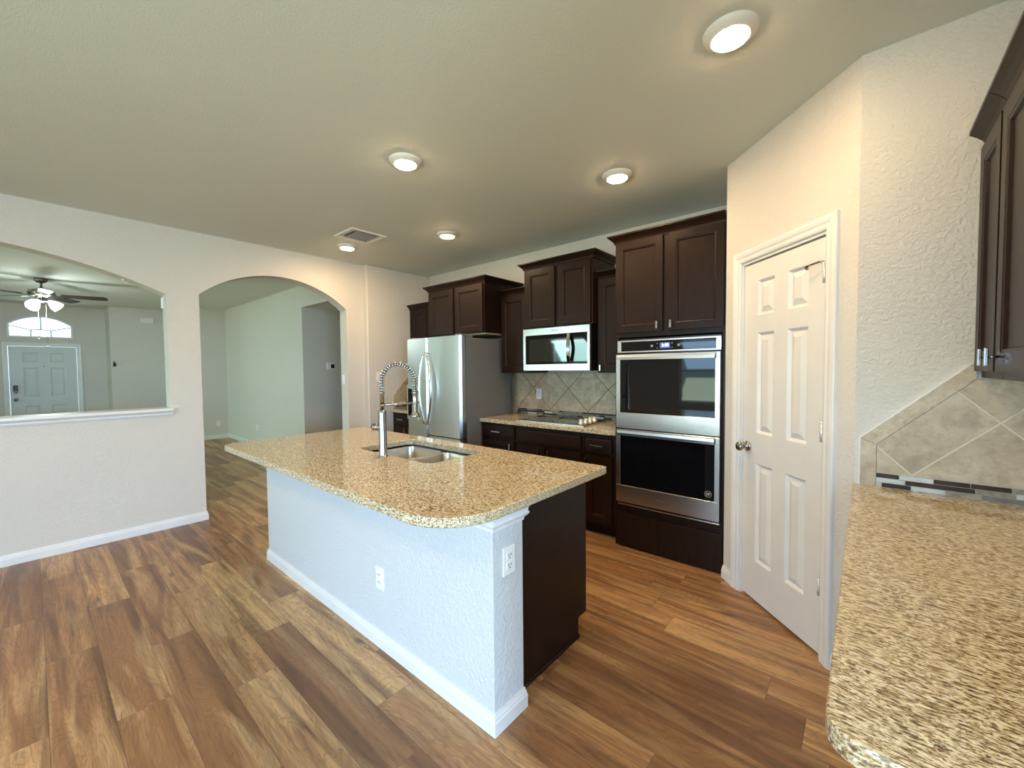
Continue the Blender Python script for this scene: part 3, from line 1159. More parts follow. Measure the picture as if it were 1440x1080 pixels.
m = M(); steel_frame(m, -1.497, -0.742, 1.546, 1.640, -1.465, -0.775, 1.556, 1.628, YO - 0.022, YO)
cp = obj('control_panel', m, 'stainless', t)
m = M(); m.box(-1.465, -0.775, YO - 0.019, YO - 0.002, 1.556, 1.628)
obj('panel_glass', m, 'black_glass', cp)
m = M(); m.box(-1.160, -1.085, YO - 0.0205, YO - 0.019, 1.570, 1.612)
obj('clock_display', m, 'display_blue', cp)
text_mesh('1:18', 0.030, 'clock_digits', 'display_digit', cp, facing((-1.1225, YO - 0.0212, 1.592), (1, 0, 0), (0, -1, 0)), 0.0003, 0.001)
for dx, dz, r in ((-0.098, 0, 0.009), (0.098, 0, 0.009), (-0.058, -0.016, 0.004), (-0.058, 0.016, 0.004), (0.052, -0.016, 0.004), (0.052, 0.016, 0.004)):
    m = M()
    m.lathe([(r, 0), (r, 0.001)], (-1.1225 + dx, YO - 0.019, 1.590 + dz), (0, -1, 0), 14)
    obj('touch_button', m, 'icon_grey', cp)


def oven_door(zb, zt, gz0, gz1, brand):
    y0, y1 = YO - 0.046, YO
    m = M(); steel_frame(m, -1.497, -0.742, zb, zt, -1.463, -0.773, gz0, gz1, y0, y1)
    d = obj('oven_door', m, 'stainless', t)
    m = M(); m.box(-1.463, -0.773, y0 + 0.003, y1 - 0.002, gz0, gz1)
    obj('door_glass', m, 'black_glass', d)
    # flat bar handle across the top of the door
    m = M()
    m.prism([(y0 - 0.043, zt - 0.004), (y0 - 0.032, zt - 0.003), (y0 - 0.028, zt - 0.020), (y0 - 0.032, zt - 0.043), (y0 - 0.043, zt - 0.042), (y0 - 0.045, zt - 0.023)], 0, -1.466, -0.770)
    for cx in (-1.440, -0.800):
        m.box(cx - 0.012, cx + 0.012, y0 - 0.040, y0, zt - 0.034, zt - 0.012)
    obj('door_handle', m, 'stainless', d)
    return d


du = oven_door(0.958, 1.532, 1.080, 1.500, False)
dlw = oven_door(0.372, 0.948, 0.506, 0.915, True)
text_mesh('Whirlpool', 0.022, 'brand_lettering', 'logo_ink', dlw, facing((-1.133, YO - 0.0465, 0.438), (1, 0, 0), (0, -1, 0)))
m = M()
cx, cz, yy = -0.812, 0.553, YO - 0.0435
m.lathe([(0.024, 0.0), (0.024, 0.0006), (0.019, 0.0006), (0.019, 0.0)], (cx, yy, cz), (0, -1, 0), 28, caps=False)
m.mi = 1
m.box(cx - 0.011, cx + 0.012, yy - 0.0008, yy, cz + 0.004, cz + 0.008)
m.box(cx - 0.011, cx - 0.006, yy - 0.0008, yy, cz - 0.009, cz + 0.008)
m.box(cx + 0.001, cx + 0.005, yy - 0.0008, yy, cz - 0.010, cz + 0.008)
m.box(cx + 0.008, cx + 0.012, yy - 0.0008, yy, cz - 0.004, cz + 0.008)
obj('round_sticker', m, ['sticker_ring', 'sticker_letter'], dlw)
m = M(); m.box(-1.492, -0.742, YO - 0.030, YO, 0.346, 0.356, 0.002)
obj('bottom_trim', m, 'stainless', t)

# ------------------------------------------------------------------ microwave
MX0, MX1, MZ0, MZ1, MY = -2.645, -1.880, 1.408, 1.822, 3.262
t = thing('microwave_oven', 'stainless steel microwave with curved handle above the cooktop', 'microwave', ((MX0 + MX1) / 2, 3.5, MZ0))
m = M(); m.box(MX0 + 0.004, MX1 - 0.004, MY + 0.030, YB - 0.005, MZ0 + 0.006, MZ1 + 0.004)
obj('microwave_body', m, 'black_enamel', t)
m = M(); steel_frame(m, MX0, MX1, MZ0, MZ1, MX0 + 0.030, MX1 - 0.026, MZ0 + 0.062, MZ1 - 0.066, MY, MY + 0.030)
fr_ = obj('front_frame', m, 'stainless', t)
m = M(); m.box(MX0 + 0.030, MX1 - 0.026, MY + 0.004, MY + 0.029, MZ0 + 0.062, MZ1 - 0.066)
obj('door_glass', m, 'black_glass', fr_)
m = M(); m.box(MX0 + 0.075, MX1 - 0.24, MY + 0.003, MY + 0.004, MZ0 + 0.085, MZ1 - 0.105)
obj('viewing_window', m, 'oven_cavity_glass', fr_)
text_mesh('Whirlpool', 0.020, 'brand_lettering', 'logo_ink', fr_, facing((-2.262, MY - 0.0005, MZ1 - 0.030), (1, 0, 0), (0, -1, 0)))
m = M()
hx = -2.075
pts = []
for k in range(13):
    u = k / 12
    pts.append((hx - 0.022 + 0.03 * math.sin(PI * u) * 0.4, MY - 0.012 - 0.036 * math.sin(PI * u), MZ0 + 0.066 + (MZ1 - MZ0 - 0.136) * u))
for a, b in zip(pts, pts[1:]):
    q = [(a[0] - 0.016, a[1], a[2]), (a[0] + 0.016, a[1], a[2]), (a[0] + 0.014, a[1] + 0.012, a[2]), (a[0] - 0.014, a[1] + 0.012, a[2])]
    r_ = [(b[0] - 0.016, b[1], b[2]), (b[0] + 0.016, b[1], b[2]), (b[0] + 0.014, b[1] + 0.012, b[2]), (b[0] - 0.014, b[1] + 0.012, b[2])]
    for k in range(4):
        m.face([q[k], q[(k + 1) % 4], r_[(k + 1) % 4], r_[k]])
m.box(hx - 0.036, hx - 0.008, MY - 0.012, MY + 0.004, MZ0 + 0.066, MZ0 + 0.082)
m.box(hx - 0.036, hx - 0.008, MY - 0.012, MY + 0.004, MZ1 - 0.086, MZ1 - 0.070)
bmesh.ops.remove_doubles(m.bm, verts=m.bm.verts[:], dist=1e-6)
obj('door_handle', m, 'chrome', fr_)
m = M(); m.box(MX0 + 0.01, MX1 - 0.01, MY + 0.035, YB - 0.05, MZ0 - 0.004, MZ0 + 0.006)
obj('bottom_grille', m, 'plastic_dark', t)

# ------------------------------------------------------------------ refrigerator
FX0, FX1, FY = -4.000, -3.085, 2.800
FS = -3.615
t = thing('refrigerator', 'stainless steel refrigerator with curved handles and water dispenser', 'refrigerator', ((FX0 + FX1) / 2, 3.2, 0))
m = M()
m.box(FX0 + 0.005, FX1, 2.885, 3.57, 0.02, 1.752, 0.006)
for x in (FX0 + 0.08, FX1 - 0.08):
    for y in (2.95, 3.5):
        m.lathe([(0.02, 0), (0.02, 0.025)], (x, y, 0), (0, 0, 1), 10)
obj('fridge_body', m, 'fridge_side_grey', t)


def fridge_door(name, x0, x1, z0, z1):
    m = M()
    # gently bowed front with rounded vertical edges
    n = 20
    pts = []
    for k in range(n + 1):
        u = k / n
        x = x0 + (x1 - x0) * u
        e = min(u, 1 - u) * (x1 - x0)
        r = 0.014
        yy = FY + (r - math.sqrt(max(0, r * r - (r - e) ** 2)) if e < r else 0)
        gu = (x - (FX0 + FX1) / 2) / ((FX1 - FX0) / 2)
        pts.append((x, yy + 0.010 * gu * gu))
    poly = pts + [(x1, 2.875), (x0, 2.875)]
    m.prism(poly, 2, z0, z1)
    return obj(name, m, 'stainless_fridge', t)


dL = fridge_door('fridge_door', FX0, FS - 0.002, 0.36, 1.772)
dR = fridge_door('fridge_door', FS + 0.002, FX1, 0.722, 1.772)
fz = fridge_door('freezer_drawer', FS + 0.002, FX1, 0.36, 0.712)
fb = fridge_door('freezer_drawer', FX0, FX1, 0.06, 0.352)
m = M(); m.box(FX1 - 0.040, FX1 - 0.004, 2.862, 2.888, 0.36, 1.765)
obj('door_gasket', m, 'plastic_dark', t)
for dd, sx in ((dL, -1), (dR, 1)):
    m = M()
    xb = FS + sx * 0.030
    n = 22
    P_ = []
    for k in range(n + 1):
        u = k / n
        bow = math.sin(PI * u)
        P_.append(Vector((xb + (0.088 if sx > 0 else -0.030) * bow, FY - 0.030 - (0.016 if sx > 0 else 0.034) * bow, 0.835 + 0.775 * u)))
    m.tube(P_, 0.0115, 10)
    m.tube([P_[0] + Vector((0, 0, 0.006)), Vector((P_[0].x, FY + 0.006, P_[0].z + 0.006))], 0.010, 8)
    m.tube([P_[-1] - Vector((0, 0, 0.006)), Vector((P_[-1].x, FY + 0.006, P_[-1].z - 0.006))], 0.010, 8)
    m.tube([Vector((P_[11].x, P_[11].y, 1.30)), Vector((xb - sx * 0.0, FY + 0.004, 1.30))], 0.007, 8)
    obj('door_handle', m, 'chrome', dd)
m = M(); m.box(-3.985, -3.785, FY - 0.004, FY + 0.02, 0.865, 1.255, 0.004)
dp = obj('water_dispenser', m, 'stainless_fridge', dL)
m = M(); m.box(-3.965, -3.805, FY - 0.0055, FY - 0.003, 0.905, 1.215, 0.001)
m.box(-3.93, -3.84, FY - 0.020, FY - 0.004, 1.13, 1.20, 0.004)
obj('dispenser_recess', m, 'black_glass', dp)
for x in (FX1 - 0.06, FX0 + 0.06):
    m = M(); m.box(x - 0.05, x + 0.05, 2.83, 2.99, 1.753, 1.788, 0.006)
    obj('hinge_cover', m, 'fridge_side_grey', t)

# ------------------------------------------------------------------ base cabinets along the back wall
BYF = 3.095       # box front; doors 20 mm proud


def base_cabinet(label, x0, x1, drawers, doors, group='kitchen base cabinets', top=0.874):
    t = thing('base_cabinet', label, 'cabinet', ((x0 + x1) / 2, 3.4, 0), group=group)
    m = M()
    m.box(x0, x1, BYF, YB - 0.012, 0.10, top)
    m.box(x0, x1, BYF + 0.075, YB - 0.012, 0, 0.10)
    obj('cabinet_box', m, 'espresso_wood', t)
    for (a, b, z0, z1, pull) in drawers:
        mm = M()
        mm.panelled((a, BYF, z0), FX, (0, 0, 1), FW, b - a, z1 - z0, 0.02, [(0.008, b - a - 0.008, 0.008, z1 - z0 - 0.008)], [(0.008, 0.003)])
        d_ = obj('drawer', mm, 'espresso_wood', t)
        if pull:
            bar_pull(d_, ((a + b) / 2, BYF - 0.022, (z0 + z1) / 2 - 0.0), FX, FW)
    for (a, b, z0, z1, hx) in doors:
        d_ = shaker('door', t, (a, BYF, z0), FX, FW, b - a, z1 - z0)
        if hx is not None:
            knob(d_, (hx, BYF - 0.02, z1 - 0.045), FX, FW)
    return t


base_cabinet('dark base cabinet right of the refrigerator with one short drawer', -3.075, -2.605, [(-3.062, -2.620, 0.735, 0.850, True)], [(-3.062, -2.620, 0.12, 0.705, -2.66)])
base_cabinet('wide dark base cabinet directly under the cooktop with a plain false front', -2.600, -1.840, [(-2.588, -1.865, 0.722, 0.842, False)],
             [(-2.588, -2.255, 0.12, 0.690, -2.305), (-2.215, -1.865, 0.12, 0.690, -2.195)])
base_cabinet('narrow dark base cabinet left of the oven tower with one drawer', -1.835, -1.535, [(-1.822, -1.572, 0.715, 0.838, True)], [(-1.822, -1.572, 0.12, 0.685, -1.80)])
base_cabinet('small dark base cabinet in the corner left of the refrigerator', -4.725, -4.010, [(-4.640, -4.370, 0.735, 0.850, True), (-4.355, -4.03, 0.735, 0.85, True)], [(-4.640, -4.370, 0.12, 0.705, -4.42), (-4.355, -4.03, 0.12, 0.705, -4.32)])

# countertops of the back wall
CT0, CT1 = 0.876, 0.914
m = M(); m.slab_with_holes([(-3.079, 3.062), (-1.532, 3.062), (-1.532, YB), (-3.079, YB)], [], CT0, CT1)
o = obj('countertop', m, ['granite', 'granite_edge'])
tag(o, 'speckled granite countertop slab holding the cooktop', 'countertop', 'granite countertops')
m = M(); m.slab_with_holes([(-4.726, 3.062), (-4.006, 3.062), (-4.006, YB), (-4.726, YB)], [], CT0, CT1)
o = obj('countertop', m, ['granite', 'granite_edge'])
tag(o, 'short granite countertop in the corner left of the refrigerator', 'countertop', 'granite countertops')

# cooktop
t = thing('cooktop', 'black glass electric cooktop with four knobs on the right side', 'cooktop', (-2.25, 3.37, CT1))
m = M(); m.box(-2.635, -1.868, 3.132, 3.622, CT1, CT1 + 0.010, 0.003)
obj('cooktop_rim', m, 'stainless', t)
m = M(); m.box(-2.625, -1.878, 3.142, 3.612, CT1 + 0.010, CT1 + 0.014)
obj('glass_surface', m, 'black_glass', t)
for (x, y, r) in ((-2.44, 3.27, 0.10), (-2.44, 3.50, 0.075), (-2.14, 3.27, 0.075), (-2.14, 3.49, 0.10)):
    m = M()
    m.lathe([(r, 0), (r, 0.0006), (r - 0.003, 0.0006), (r - 0.003, 0)], (x, y, CT1 + 0.014), (0, 0, 1), 40, caps=False)
    obj('burner_ring', m, 'icon_grey', t)
for y in (3.205, 3.285, 3.365, 3.445):
    m = M()
    m.lathe([(0.026, 0), (0.026, 0.004), (0.021, 0.007), (0.019, 0.032), (0.016, 0.036), (0, 0.036)], (-1.935, y, CT1 + 0.014), (0, 0, 1), 20)
    m.box(-1.935 - 0.018, -1.935 + 0.018, y - 0.004, y + 0.004, CT1 + 0.048, CT1 + 0.056, 0.001)
    obj('knob', m, 'knob_steel', t)

# ------------------------------------------------------------------ backsplashes
def mosaic(P, U, W, length, rows=3, h=0.0195, seed=1, z0=CT1):
    """three courses of glass and stone sticks; returns M with 5 material slots"""
    rnd = random.Random(seed)
    X = Matrix(((U[0], W[0], 0, P[0]), (U[1], W[1], 0, P[1]), (0, 0, 1, 0), (0, 0, 0, 1)))
    m = M(X)
    m.mi = 0
    m.box(0, length, 0, 0.008, z0, z0 + rows * h + 0.002)
    for r in range(rows):
        a = 0.0
        first = True
        while a < length - 0.004:
            w = rnd.choice((0.045, 0.07, 0.10, 0.125))
            if first:
                w *= rnd.uniform(0.4, 1.0)
                first = False
            b = min(length, a + w)
            m.mi = rnd.choice((1, 1, 1, 2, 2, 3, 4))
            if b - a > 0.008:
                m.box(a + 0.001, b - 0.001, 0.007, 0.0105, z0 + r * h + 0.0015, z0 + (r + 1) * h - 0.0005)
            a = b
    return m


MOS = ['grout_mat', 'mosaic_brown', 'mosaic_grey', 'mosaic_pale', 'mosaic_stone']
MH = 0.0605
# main run
t = thing('tile_backsplash', 'diamond-set beige stone tile backsplash behind the cooktop', 'backsplash', (-2.3, YB, CT1))
m = M(); m.box(-3.105, -1.532, YB - 0.009, YB, CT1 + MH, 1.384)
obj('tile_field', m, 'tile_main', t)
m = M(); m.box(-3.160, -3.108, YB - 0.010, YB, CT1, 1.384)
obj('border_tile', m, 'tile_border', t)
obj('mosaic_band', mosaic((-3.105, YB, 0), (1, 0, 0), (0, -1, 0), 1.573, seed=3), MOS, t)
# left corner
t = thing('tile_backsplash', 'stone tile backsplash with slanted edge in the corner left of the refrigerator', 'backsplash', (-4.6, YB, CT1))
m = M(); m.prism([(3.135, CT1 + MH), (3.135, 1.085), (3.415, 1.365), (3.415, 1.380), (YB, 1.380), (YB, CT1 + MH)], 0, JX, JX + 0.009)
obj('tile_field', m, 'tile_side', t)
m = M(); m.box(JX + 0.009, -4.05, YB - 0.009, YB, CT1 + MH, 1.38)
obj('tile_field', m, 'tile_main', t)
m = M()
m.prism([(3.100, CT1), (3.132, CT1), (3.132, 1.086), (3.100, 1.100)], 0, JX, JX + 0.010)
m.prism([(3.100, 1.103), (3.132, 1.090), (3.412, 1.370), (3.380, 1.384)], 0, JX, JX + 0.010)
obj('border_tile', m, 'tile_border', t)
obj('mosaic_band', mosaic((JX, 3.135, 0), (0, 1, 0), (1, 0, 0), YB - 3.135 - 0.012, seed=5), MOS, t)
# end wall, right
t = thing('tile_backsplash', 'beige stone tile backsplash with slanted border above the right-hand counter', 'backsplash', (0.3, C2.y, CT1))
YE = C2.y
BWD = 0.052
m = M()
x0_ = -0.014
zt = 1.117
m.prism([(x0_ + BWD + 0.002, CT1 + MH), (x0_ + BWD + 0.002, zt - BWD * 0.42), (0.318, 1.372), (XR, 1.372), (XR, CT1 + MH)], 1, YE - 0.009, YE)
obj('tile_field', m, 'tile_end', t)
m = M()
m.prism([(x0_, CT1), (x0_ + BWD, CT1), (x0_ + BWD, zt - BWD * 0.44), (x0_, zt - 0.002)], 1, YE - 0.010, YE)
m.prism([(x0_, zt), (x0_ + BWD, zt - BWD * 0.42), (0.318, 1.374), (0.318, 1.436), (0.312, 1.436)], 1, YE - 0.010, YE)
obj('border_tile', m, 'tile_border', t)
m = M()
m.prism([(x0_ - 0.004, CT1), (x0_, CT1), (x0_, zt), (x0_ - 0.004, zt + 0.002)], 1, YE - 0.0105, YE)
m.prism([(x0_ - 0.004, zt + 0.002), (x0_, zt), (0.312, 1.436), (0.306, 1.438)], 1, YE - 0.0105, YE)
obj('edge_grout', m, 'trim_white', t)
mb = M()
xm = x0_ + BWD + 0.001
X_ = Matrix(((1, 0, 0, xm), (0, -1, 0, YE), (0, 0, 1, 0), (0, 0, 0, 1)))
mb = M(X_)
Lm = XR - xm
mb.box(0, Lm, 0, 0.008, CT1, CT1 + MH + 0.0005)
rows = [  # bottom, middle, top : (start, end, colour slot)
    [(0.018, 0.108, 1), (0.108, 0.205, 3), (0.205, 0.30, 4), (0.30, 0.42, 2), (0.42, 0.50, 1), (0.5, 0.6, 4)],
    [(0.0, 0.090, 3), (0.090, 0.285, 1), (0.285, 0.385, 4), (0.385, 0.47, 3), (0.47, 0.6, 1)],
    [(0.0, 0.072, 1), (0.072, 0.172, 3), (0.172, 0.272, 1), (0.272, 0.375, 1), (0.375, 0.47, 4), (0.47, 0.6, 2)]]
for r, row in enumerate(rows):
    for a, b, c_ in row:
        mb.mi = c_
        mb.box(a + 0.001, b - 0.001, 0.007, 0.0105, CT1 + r * 0.0195 + 0.0015, CT1 + (r + 1) * 0.0195 - 0.0005)
obj('mosaic_band', mb, MOS, t)

# ------------------------------------------------------------------ right-hand run
m = M(); m.slab_with_holes(rounded([(-0.038, YE), (-0.038, 0.712), (XR, 0.712), (XR, YE)], [0, 0.055, 0, 0], 8), [], CT0, CT1)
o = obj('countertop', m, ['granite', 'granite_edge'])
tag(o, 'granite countertop with rounded corner in the right foreground', 'countertop', 'granite countertops')
t = thing('base_cabinet', 'dark base cabinet under the right foreground countertop', 'cabinet', (0.33, 1.5, 0), group='kitchen base cabinets')
m = M()
m.box(0.020, XR - 0.005, 0.745, YE - 0.012, 0.10, 0.874)
m.box(0.095, XR - 0.005, 0.745, YE - 0.012, 0, 0.10)
obj('cabinet_box', m, 'espresso_wood', t)
for k in range(3):
    ya = 0.76 + k * 0.525
    mm = M(); mm.panelled((0.020, ya + 0.51, 0.735), (0, -1, 0), (0, 0, 1), (-1, 0, 0), 0.51, 0.115, 0.02, [(0.008, 0.502, 0.008, 0.107)], [(0.008, 0.003)])
    dd = obj('drawer', mm, 'espresso_wood', t)
    bar_pull(dd, (-0.002, ya + 0.255, 0.79), (0, -1, 0), (-1, 0, 0))
    dd = shaker('door', t, (0.020, ya + 0.51, 0.12), (0, -1, 0), (-1, 0, 0), 0.51, 0.585)
    knob(dd, (0.0, ya + 0.05, 0.66), (0, -1, 0), (-1, 0, 0))

UX = 0.330     # box front of the right wall cabinets, doors reach 0.31


def right_cab(label, y0, y1, doors, handles):
    t = thing('wall_cabinet', label, 'cabinet', (0.5, (y0 + y1) / 2, 1.405), group='kitchen wall cabinets')
    m = M(); m.box(UX, XR, y0, y1, 1.380, 2.262)
    obj('cabinet_box', m, 'espresso_wood', t)
    ds = []
    for a, b in doors:
        ds.append(shaker('door', t, (UX, b, 1.405), (0, -1, 0), (-1, 0, 0), b - a, 0.822, fr=0.058))
    for k, hy in handles:
        knob(ds[k], (UX - 0.02, hy, 1.452), (0, -1, 0), (-1, 0, 0))
    m = M()
    m.sweep([(UX, y1, 2.240), (UX, y0, 2.240)], (0, 0, 1), CROWN)
    xs_ = [v.co.x for v in m.bm.verts]
    if max(xs_) > UX + 0.01:
        m.bm.free(); m = M()
        m.sweep([(UX, y1, 2.240), (UX, y0, 2.240)], (0, 0, 1), CROWN, side=-1)
    obj('crown_moulding', m, 'espresso_wood', t)


right_cab('narrow single door wall cabinet at the upper right, against the tiled end wall', 2.012, YE - 0.003, [(2.022, YE - 0.012)], [(0, 2.050)])
right_cab('wide wall cabinet at the right edge, nearest the viewer', 1.10, 2.008, [(1.56, 1.998), (1.11, 1.55)], [(0, 1.95), (1, 1.50)])

# ------------------------------------------------------------------ island
IX0, IX1, IY0 = -3.418, -1.076, 1.133
PW = 0.178
PXE = -1.136
t = thing('kitchen_island', 'kitchen island with pale plaster knee wall and dark cabinets behind', 'kitchen island', (-2.3, 1.5, 0))
m = M(); m.box(IX0, IX1, IY0, IY0 + PW, 0, CT0 - 0.002)
obj('knee_wall', m, 'island_paint', t)
m = M()
m.sweep([(IX0, IY0 + PW, 0), (IX0, IY0, 0), (IX1, IY0, 0), (IX1, IY0 + PW, 0), (PXE + 0.004, IY0 + PW, 0)], (0, 0, 1), BB)
obj('baseboard', m, 'trim_white', t)
m = M()
CAP = [(0, 0), (0.006, 0), (0.008, 0.012), (0.020, 0.020), (0.028, 0.030), (0.022, 0.040), (0.024, 0.052), (0.036, 0.062), (0.036, 0.072), (0, 0.072)]
m.sweep([(IX0, IY0 + PW, CT0 - 0.0745), (IX0, IY0, CT0 - 0.0745), (IX1, IY0, CT0 - 0.0745), (IX1, IY0 + PW, CT0 - 0.0745), (PXE + 0.004, IY0 + PW, CT0 - 0.0745)], (0, 0, 1), [(a * 0.8, b) for a, b in CAP])
obj('cap_moulding', m, 'trim_white', t)
m = M()
yf = 1.925
m.prism([(IY0 + PW, 0), (1.845, 0), (1.845, 0.108), (yf, 0.108), (yf, CT0 - 0.002), (IY0 + PW, CT0 - 0.002)], 0, PXE - 0.019, PXE)
obj('end_panel', m, 'espresso_wood', t)
m = M()
m.box(IX0 + 0.03, PXE - 0.019, IY0 + PW, yf - 0.02, 0.108, 0.60)
m.box(IX0 + 0.03, -2.62, IY0 + PW, yf - 0.02, 0.60, CT0 - 0.002)
m.box(-1.74, PXE - 0.019, IY0 + PW, yf - 0.02, 0.60, CT0 - 0.002)
m.box(IX0 + 0.03, PXE - 0.019, IY0 + PW, 1.84, 0.0, 0.108)
obj('cabinet_box', m, 'espresso_wood', t)
m = M(); m.tube([(PXE, IY0 + PW + 0.015, 0.010), (PXE, 1.848, 0.010)], 0.010, 8)
m.tube([(PXE - 0.02, 1.848, 0.010), (IX0 + 0.05, 1.848, 0.010)], 0.010, 8)
obj('shoe_moulding', m, 'espresso_wood', t)
ws = [(-3.38, -2.93), (-2.92, -2.62), (-2.61, -2.18), (-2.17, -1.75), (-1.74, -1.17)]
for a, b in ws:
    d_ = shaker('door', t, (b, yf - 0.02, 0.13), (-1, 0, 0), (0, 1, 0), b - a, 0.72)
    knob(d_, (a + 0.04, yf, 0.78), (-1, 0, 0), (0, 1, 0))

# island top with sink cut-out
SX0, SX1, SY0, SY1 = -2.555, -1.795, 1.395, 1.825
outer = rounded([(-3.455, 0.858), (-1.018, 0.858), (-1.018, 1.948), (-3.455, 1.948)], [0.10, 0.235, 0.02, 0.05], 12)
hole = rounded([(SX0, SY0), (SX1, SY0), (SX1, SY1), (SX0, SY1)], 0.06, 6)
m = M(); m.slab_with_holes(outer, [hole], CT0, CT1)
o = obj('countertop', m, ['granite', 'granite_edge'])
tag(o, 'large granite island countertop with sink cut-out and rounded corners', 'countertop', 'granite countertops')

# sink
t = thing('kitchen_sink', 'undermount stainless steel double bowl sink in the island', 'sink', (-2.175, 1.61, 0.66))
XM = -2.180
bowls = [(SX0 - 0.004, XM - 0.011, SY0 - 0.006, SY1 + 0.006, 0.68), (XM + 0.011, SX1 + 0.004, SY0 - 0.006, SY1 + 0.006, 0.70)]
m = M()
ZR = CT0 - 0.012


def rr(x0, x1, y0, y1, r, d=0.0):
    return rounded([(x0 + d, y0 + d), (x1 - d, y0 + d), (x1 - d, y1 - d), (x0 + d, y1 - d)], max(0.01, r - d * 0.5), 6)


m.slab_with_holes(rounded([(SX0 - 0.03, SY0 - 0.03), (SX1 + 0.03, SY0 - 0.03), (SX1 + 0.03, SY1 + 0.03), (SX0 - 0.03, SY1 + 0.03)], 0.05, 6),
                  [rr(*b[:4], 0.055) for b in bowls], ZR - 0.003, ZR, 0.001, 0, 0)
sk = obj('rim_flange', m, 'sink_steel', t)
for b in bowls:
    m = M()
    lv = [(0.0, ZR - 0.001), (0.004, ZR - 0.012), (0.010, b[4] + 0.05), (0.018, b[4] + 0.02), (0.040, b[4] + 0.004), (0.075, b[4])]
    rings = [[m.bm.verts.new((x, y, z)) for x, y in rr(*b[:4], 0.055, dd)] for dd, z in lv]
    for A, B in zip(rings, rings[1:]):
        for k in range(len(A)):
            f = m.bm.faces.new([A[k], A[(k + 1) % len(A)], B[(k + 1) % len(A)], B[k]])
            f.smooth = True
    m.bm.faces.new(rings[-1])
    bo = obj('sink_bowl', m, 'sink_steel', t)
    m = M(); cxx, cyy = (b[0] + b[1]) / 2, (b[2] + b[3]) / 2 + 0.05
    m.lathe([(0.045, 0), (0.045, 0.003), (0.036, 0.004), (0.034, -0.001), (0, -0.001)], (cxx, cyy, b[4]), (0, 0, 1), 24, caps=False)
    obj('drain', m, 'chrome', bo)

# faucet
FXc, FYc = -2.178, 1.352
t = thing('kitchen_faucet', 'tall brushed spring-neck kitchen faucet standing on the island', 'faucet', (FXc, FYc, CT1))
m = M()
m.lathe([(0.030, 0), (0.030, 0.004), (0.0245, 0.007), (0.0235, 0.010), (0.0235, 0.262), (0.021, 0.270), (0.015, 0.277), (0.0135, 0.280)], (FXc, FYc, CT1), (0, 0, 1), 28)
m.lathe([(0.0125, 0.275), (0.0125, 0.372), (0.0155, 0.374), (0.0155, 0.382), (0.010, 0.384)], (FXc, FYc, CT1), (0, 0, 1), 24)
m.lathe([(0.016, 0.300), (0.016, 0.312)], (FXc, FYc, CT1), (0, 0, 1), 24)
bd_ = obj('faucet_body', m, 'nickel', t)
sd = Vector((0.40, 0.92, 0)).normalized()
base = Vector((FXc, FYc, 0))
Ra = 0.096
zc = CT1 + 0.452
cl = []
for k in range(9):
    cl.append(base + Vector((0, 0, CT1 + 0.380 + (zc - CT1 - 0.380) * k / 8)))
for k in range(1, 33):
    a = PI * k / 32
    cl.append(base + sd * (Ra - Ra * math.cos(a)) + Vector((0, 0, zc + Ra * math.sin(a))))
endp = cl[-1].copy()
for k in range(1, 9):
    cl.append(endp + sd * 0.003 * k / 8 - Vector((0, 0, 0.080 * k / 8)))
m = M(); m.tube(cl, 0.0085, 10)
obj('inner_hose', m, 'hose_dark', t)
# helical spring following the hose
L_ = [0.0]
for a, b in zip(cl, cl[1:]):
    L_.append(L_[-1] + (b - a).length)
tot = L_[-1]
turns = int(tot / 0.0155)
side_v = sd.cross(Vector((0, 0, 1)))
hp = []
N = turns * 11
for i in range(N + 1):
    s_ = tot * i / N
    j = max(k for k in range(len(L_)) if L_[k] <= s_ + 1e-9)
    j = min(j, len(cl) - 2)
    f_ = (s_ - L_[j]) / max(1e-9, L_[j + 1] - L_[j])
    p = cl[j].lerp(cl[j + 1], f_)
    tg = (cl[j + 1] - cl[j]).normalized()
    nn = side_v.cross(tg)
    a = 2 * PI * turns * i / N
    hp.append(p + (side_v * math.cos(a) + nn * math.sin(a)) * 0.0165)
m = M(); m.tube(hp, 0.0027, 6)
obj('spring_coil', m, 'chrome', t)
hd = cl[-1]
m = M()
m.lathe([(0.0175, 0.012), (0.0185, 0.0), (0.0165, -0.006), (0.0165, -0.060), (0.0195, -0.068), (0.0195, -0.118), (0.024, -0.128), (0.030, -0.140), (0.030, -0.147), (0.020, -0.149)], hd, (0, 0, 1), 24)
obj('spray_head', m, 'nickel', t)
m = M()
zarm = CT1 + 0.306
pa, pb = base + Vector((0, 0, zarm)), Vector((hd.x, hd.y, zarm + 0.006))
m.tube([pa, pb - sd * 0.020], 0.0085, 10)
ring_ = [pb + (sd * math.cos(2 * PI * k / 20) + side_v * math.sin(2 * PI * k / 20)) * 0.0215 for k in range(21)]
m.tube(ring_, 0.0045, 8)
obj('docking_arm', m, 'nickel', t)
m = M()
hdn = Vector((-0.93, -0.20, 0.0)).normalized()
hb = base + Vector((0, 0, CT1 + 0.172))
m.lathe([(0.016, 0.015), (0.016, 0.036), (0.023, 0.038), (0.023, 0.052), (0.019, 0.055), (0.022, 0.058), (0.022, 0.070), (0.015, 0.077), (0.011, 0.088), (0, 0.090)], hb, hdn, 22)
obj('side_handle', m, 'nickel', t)

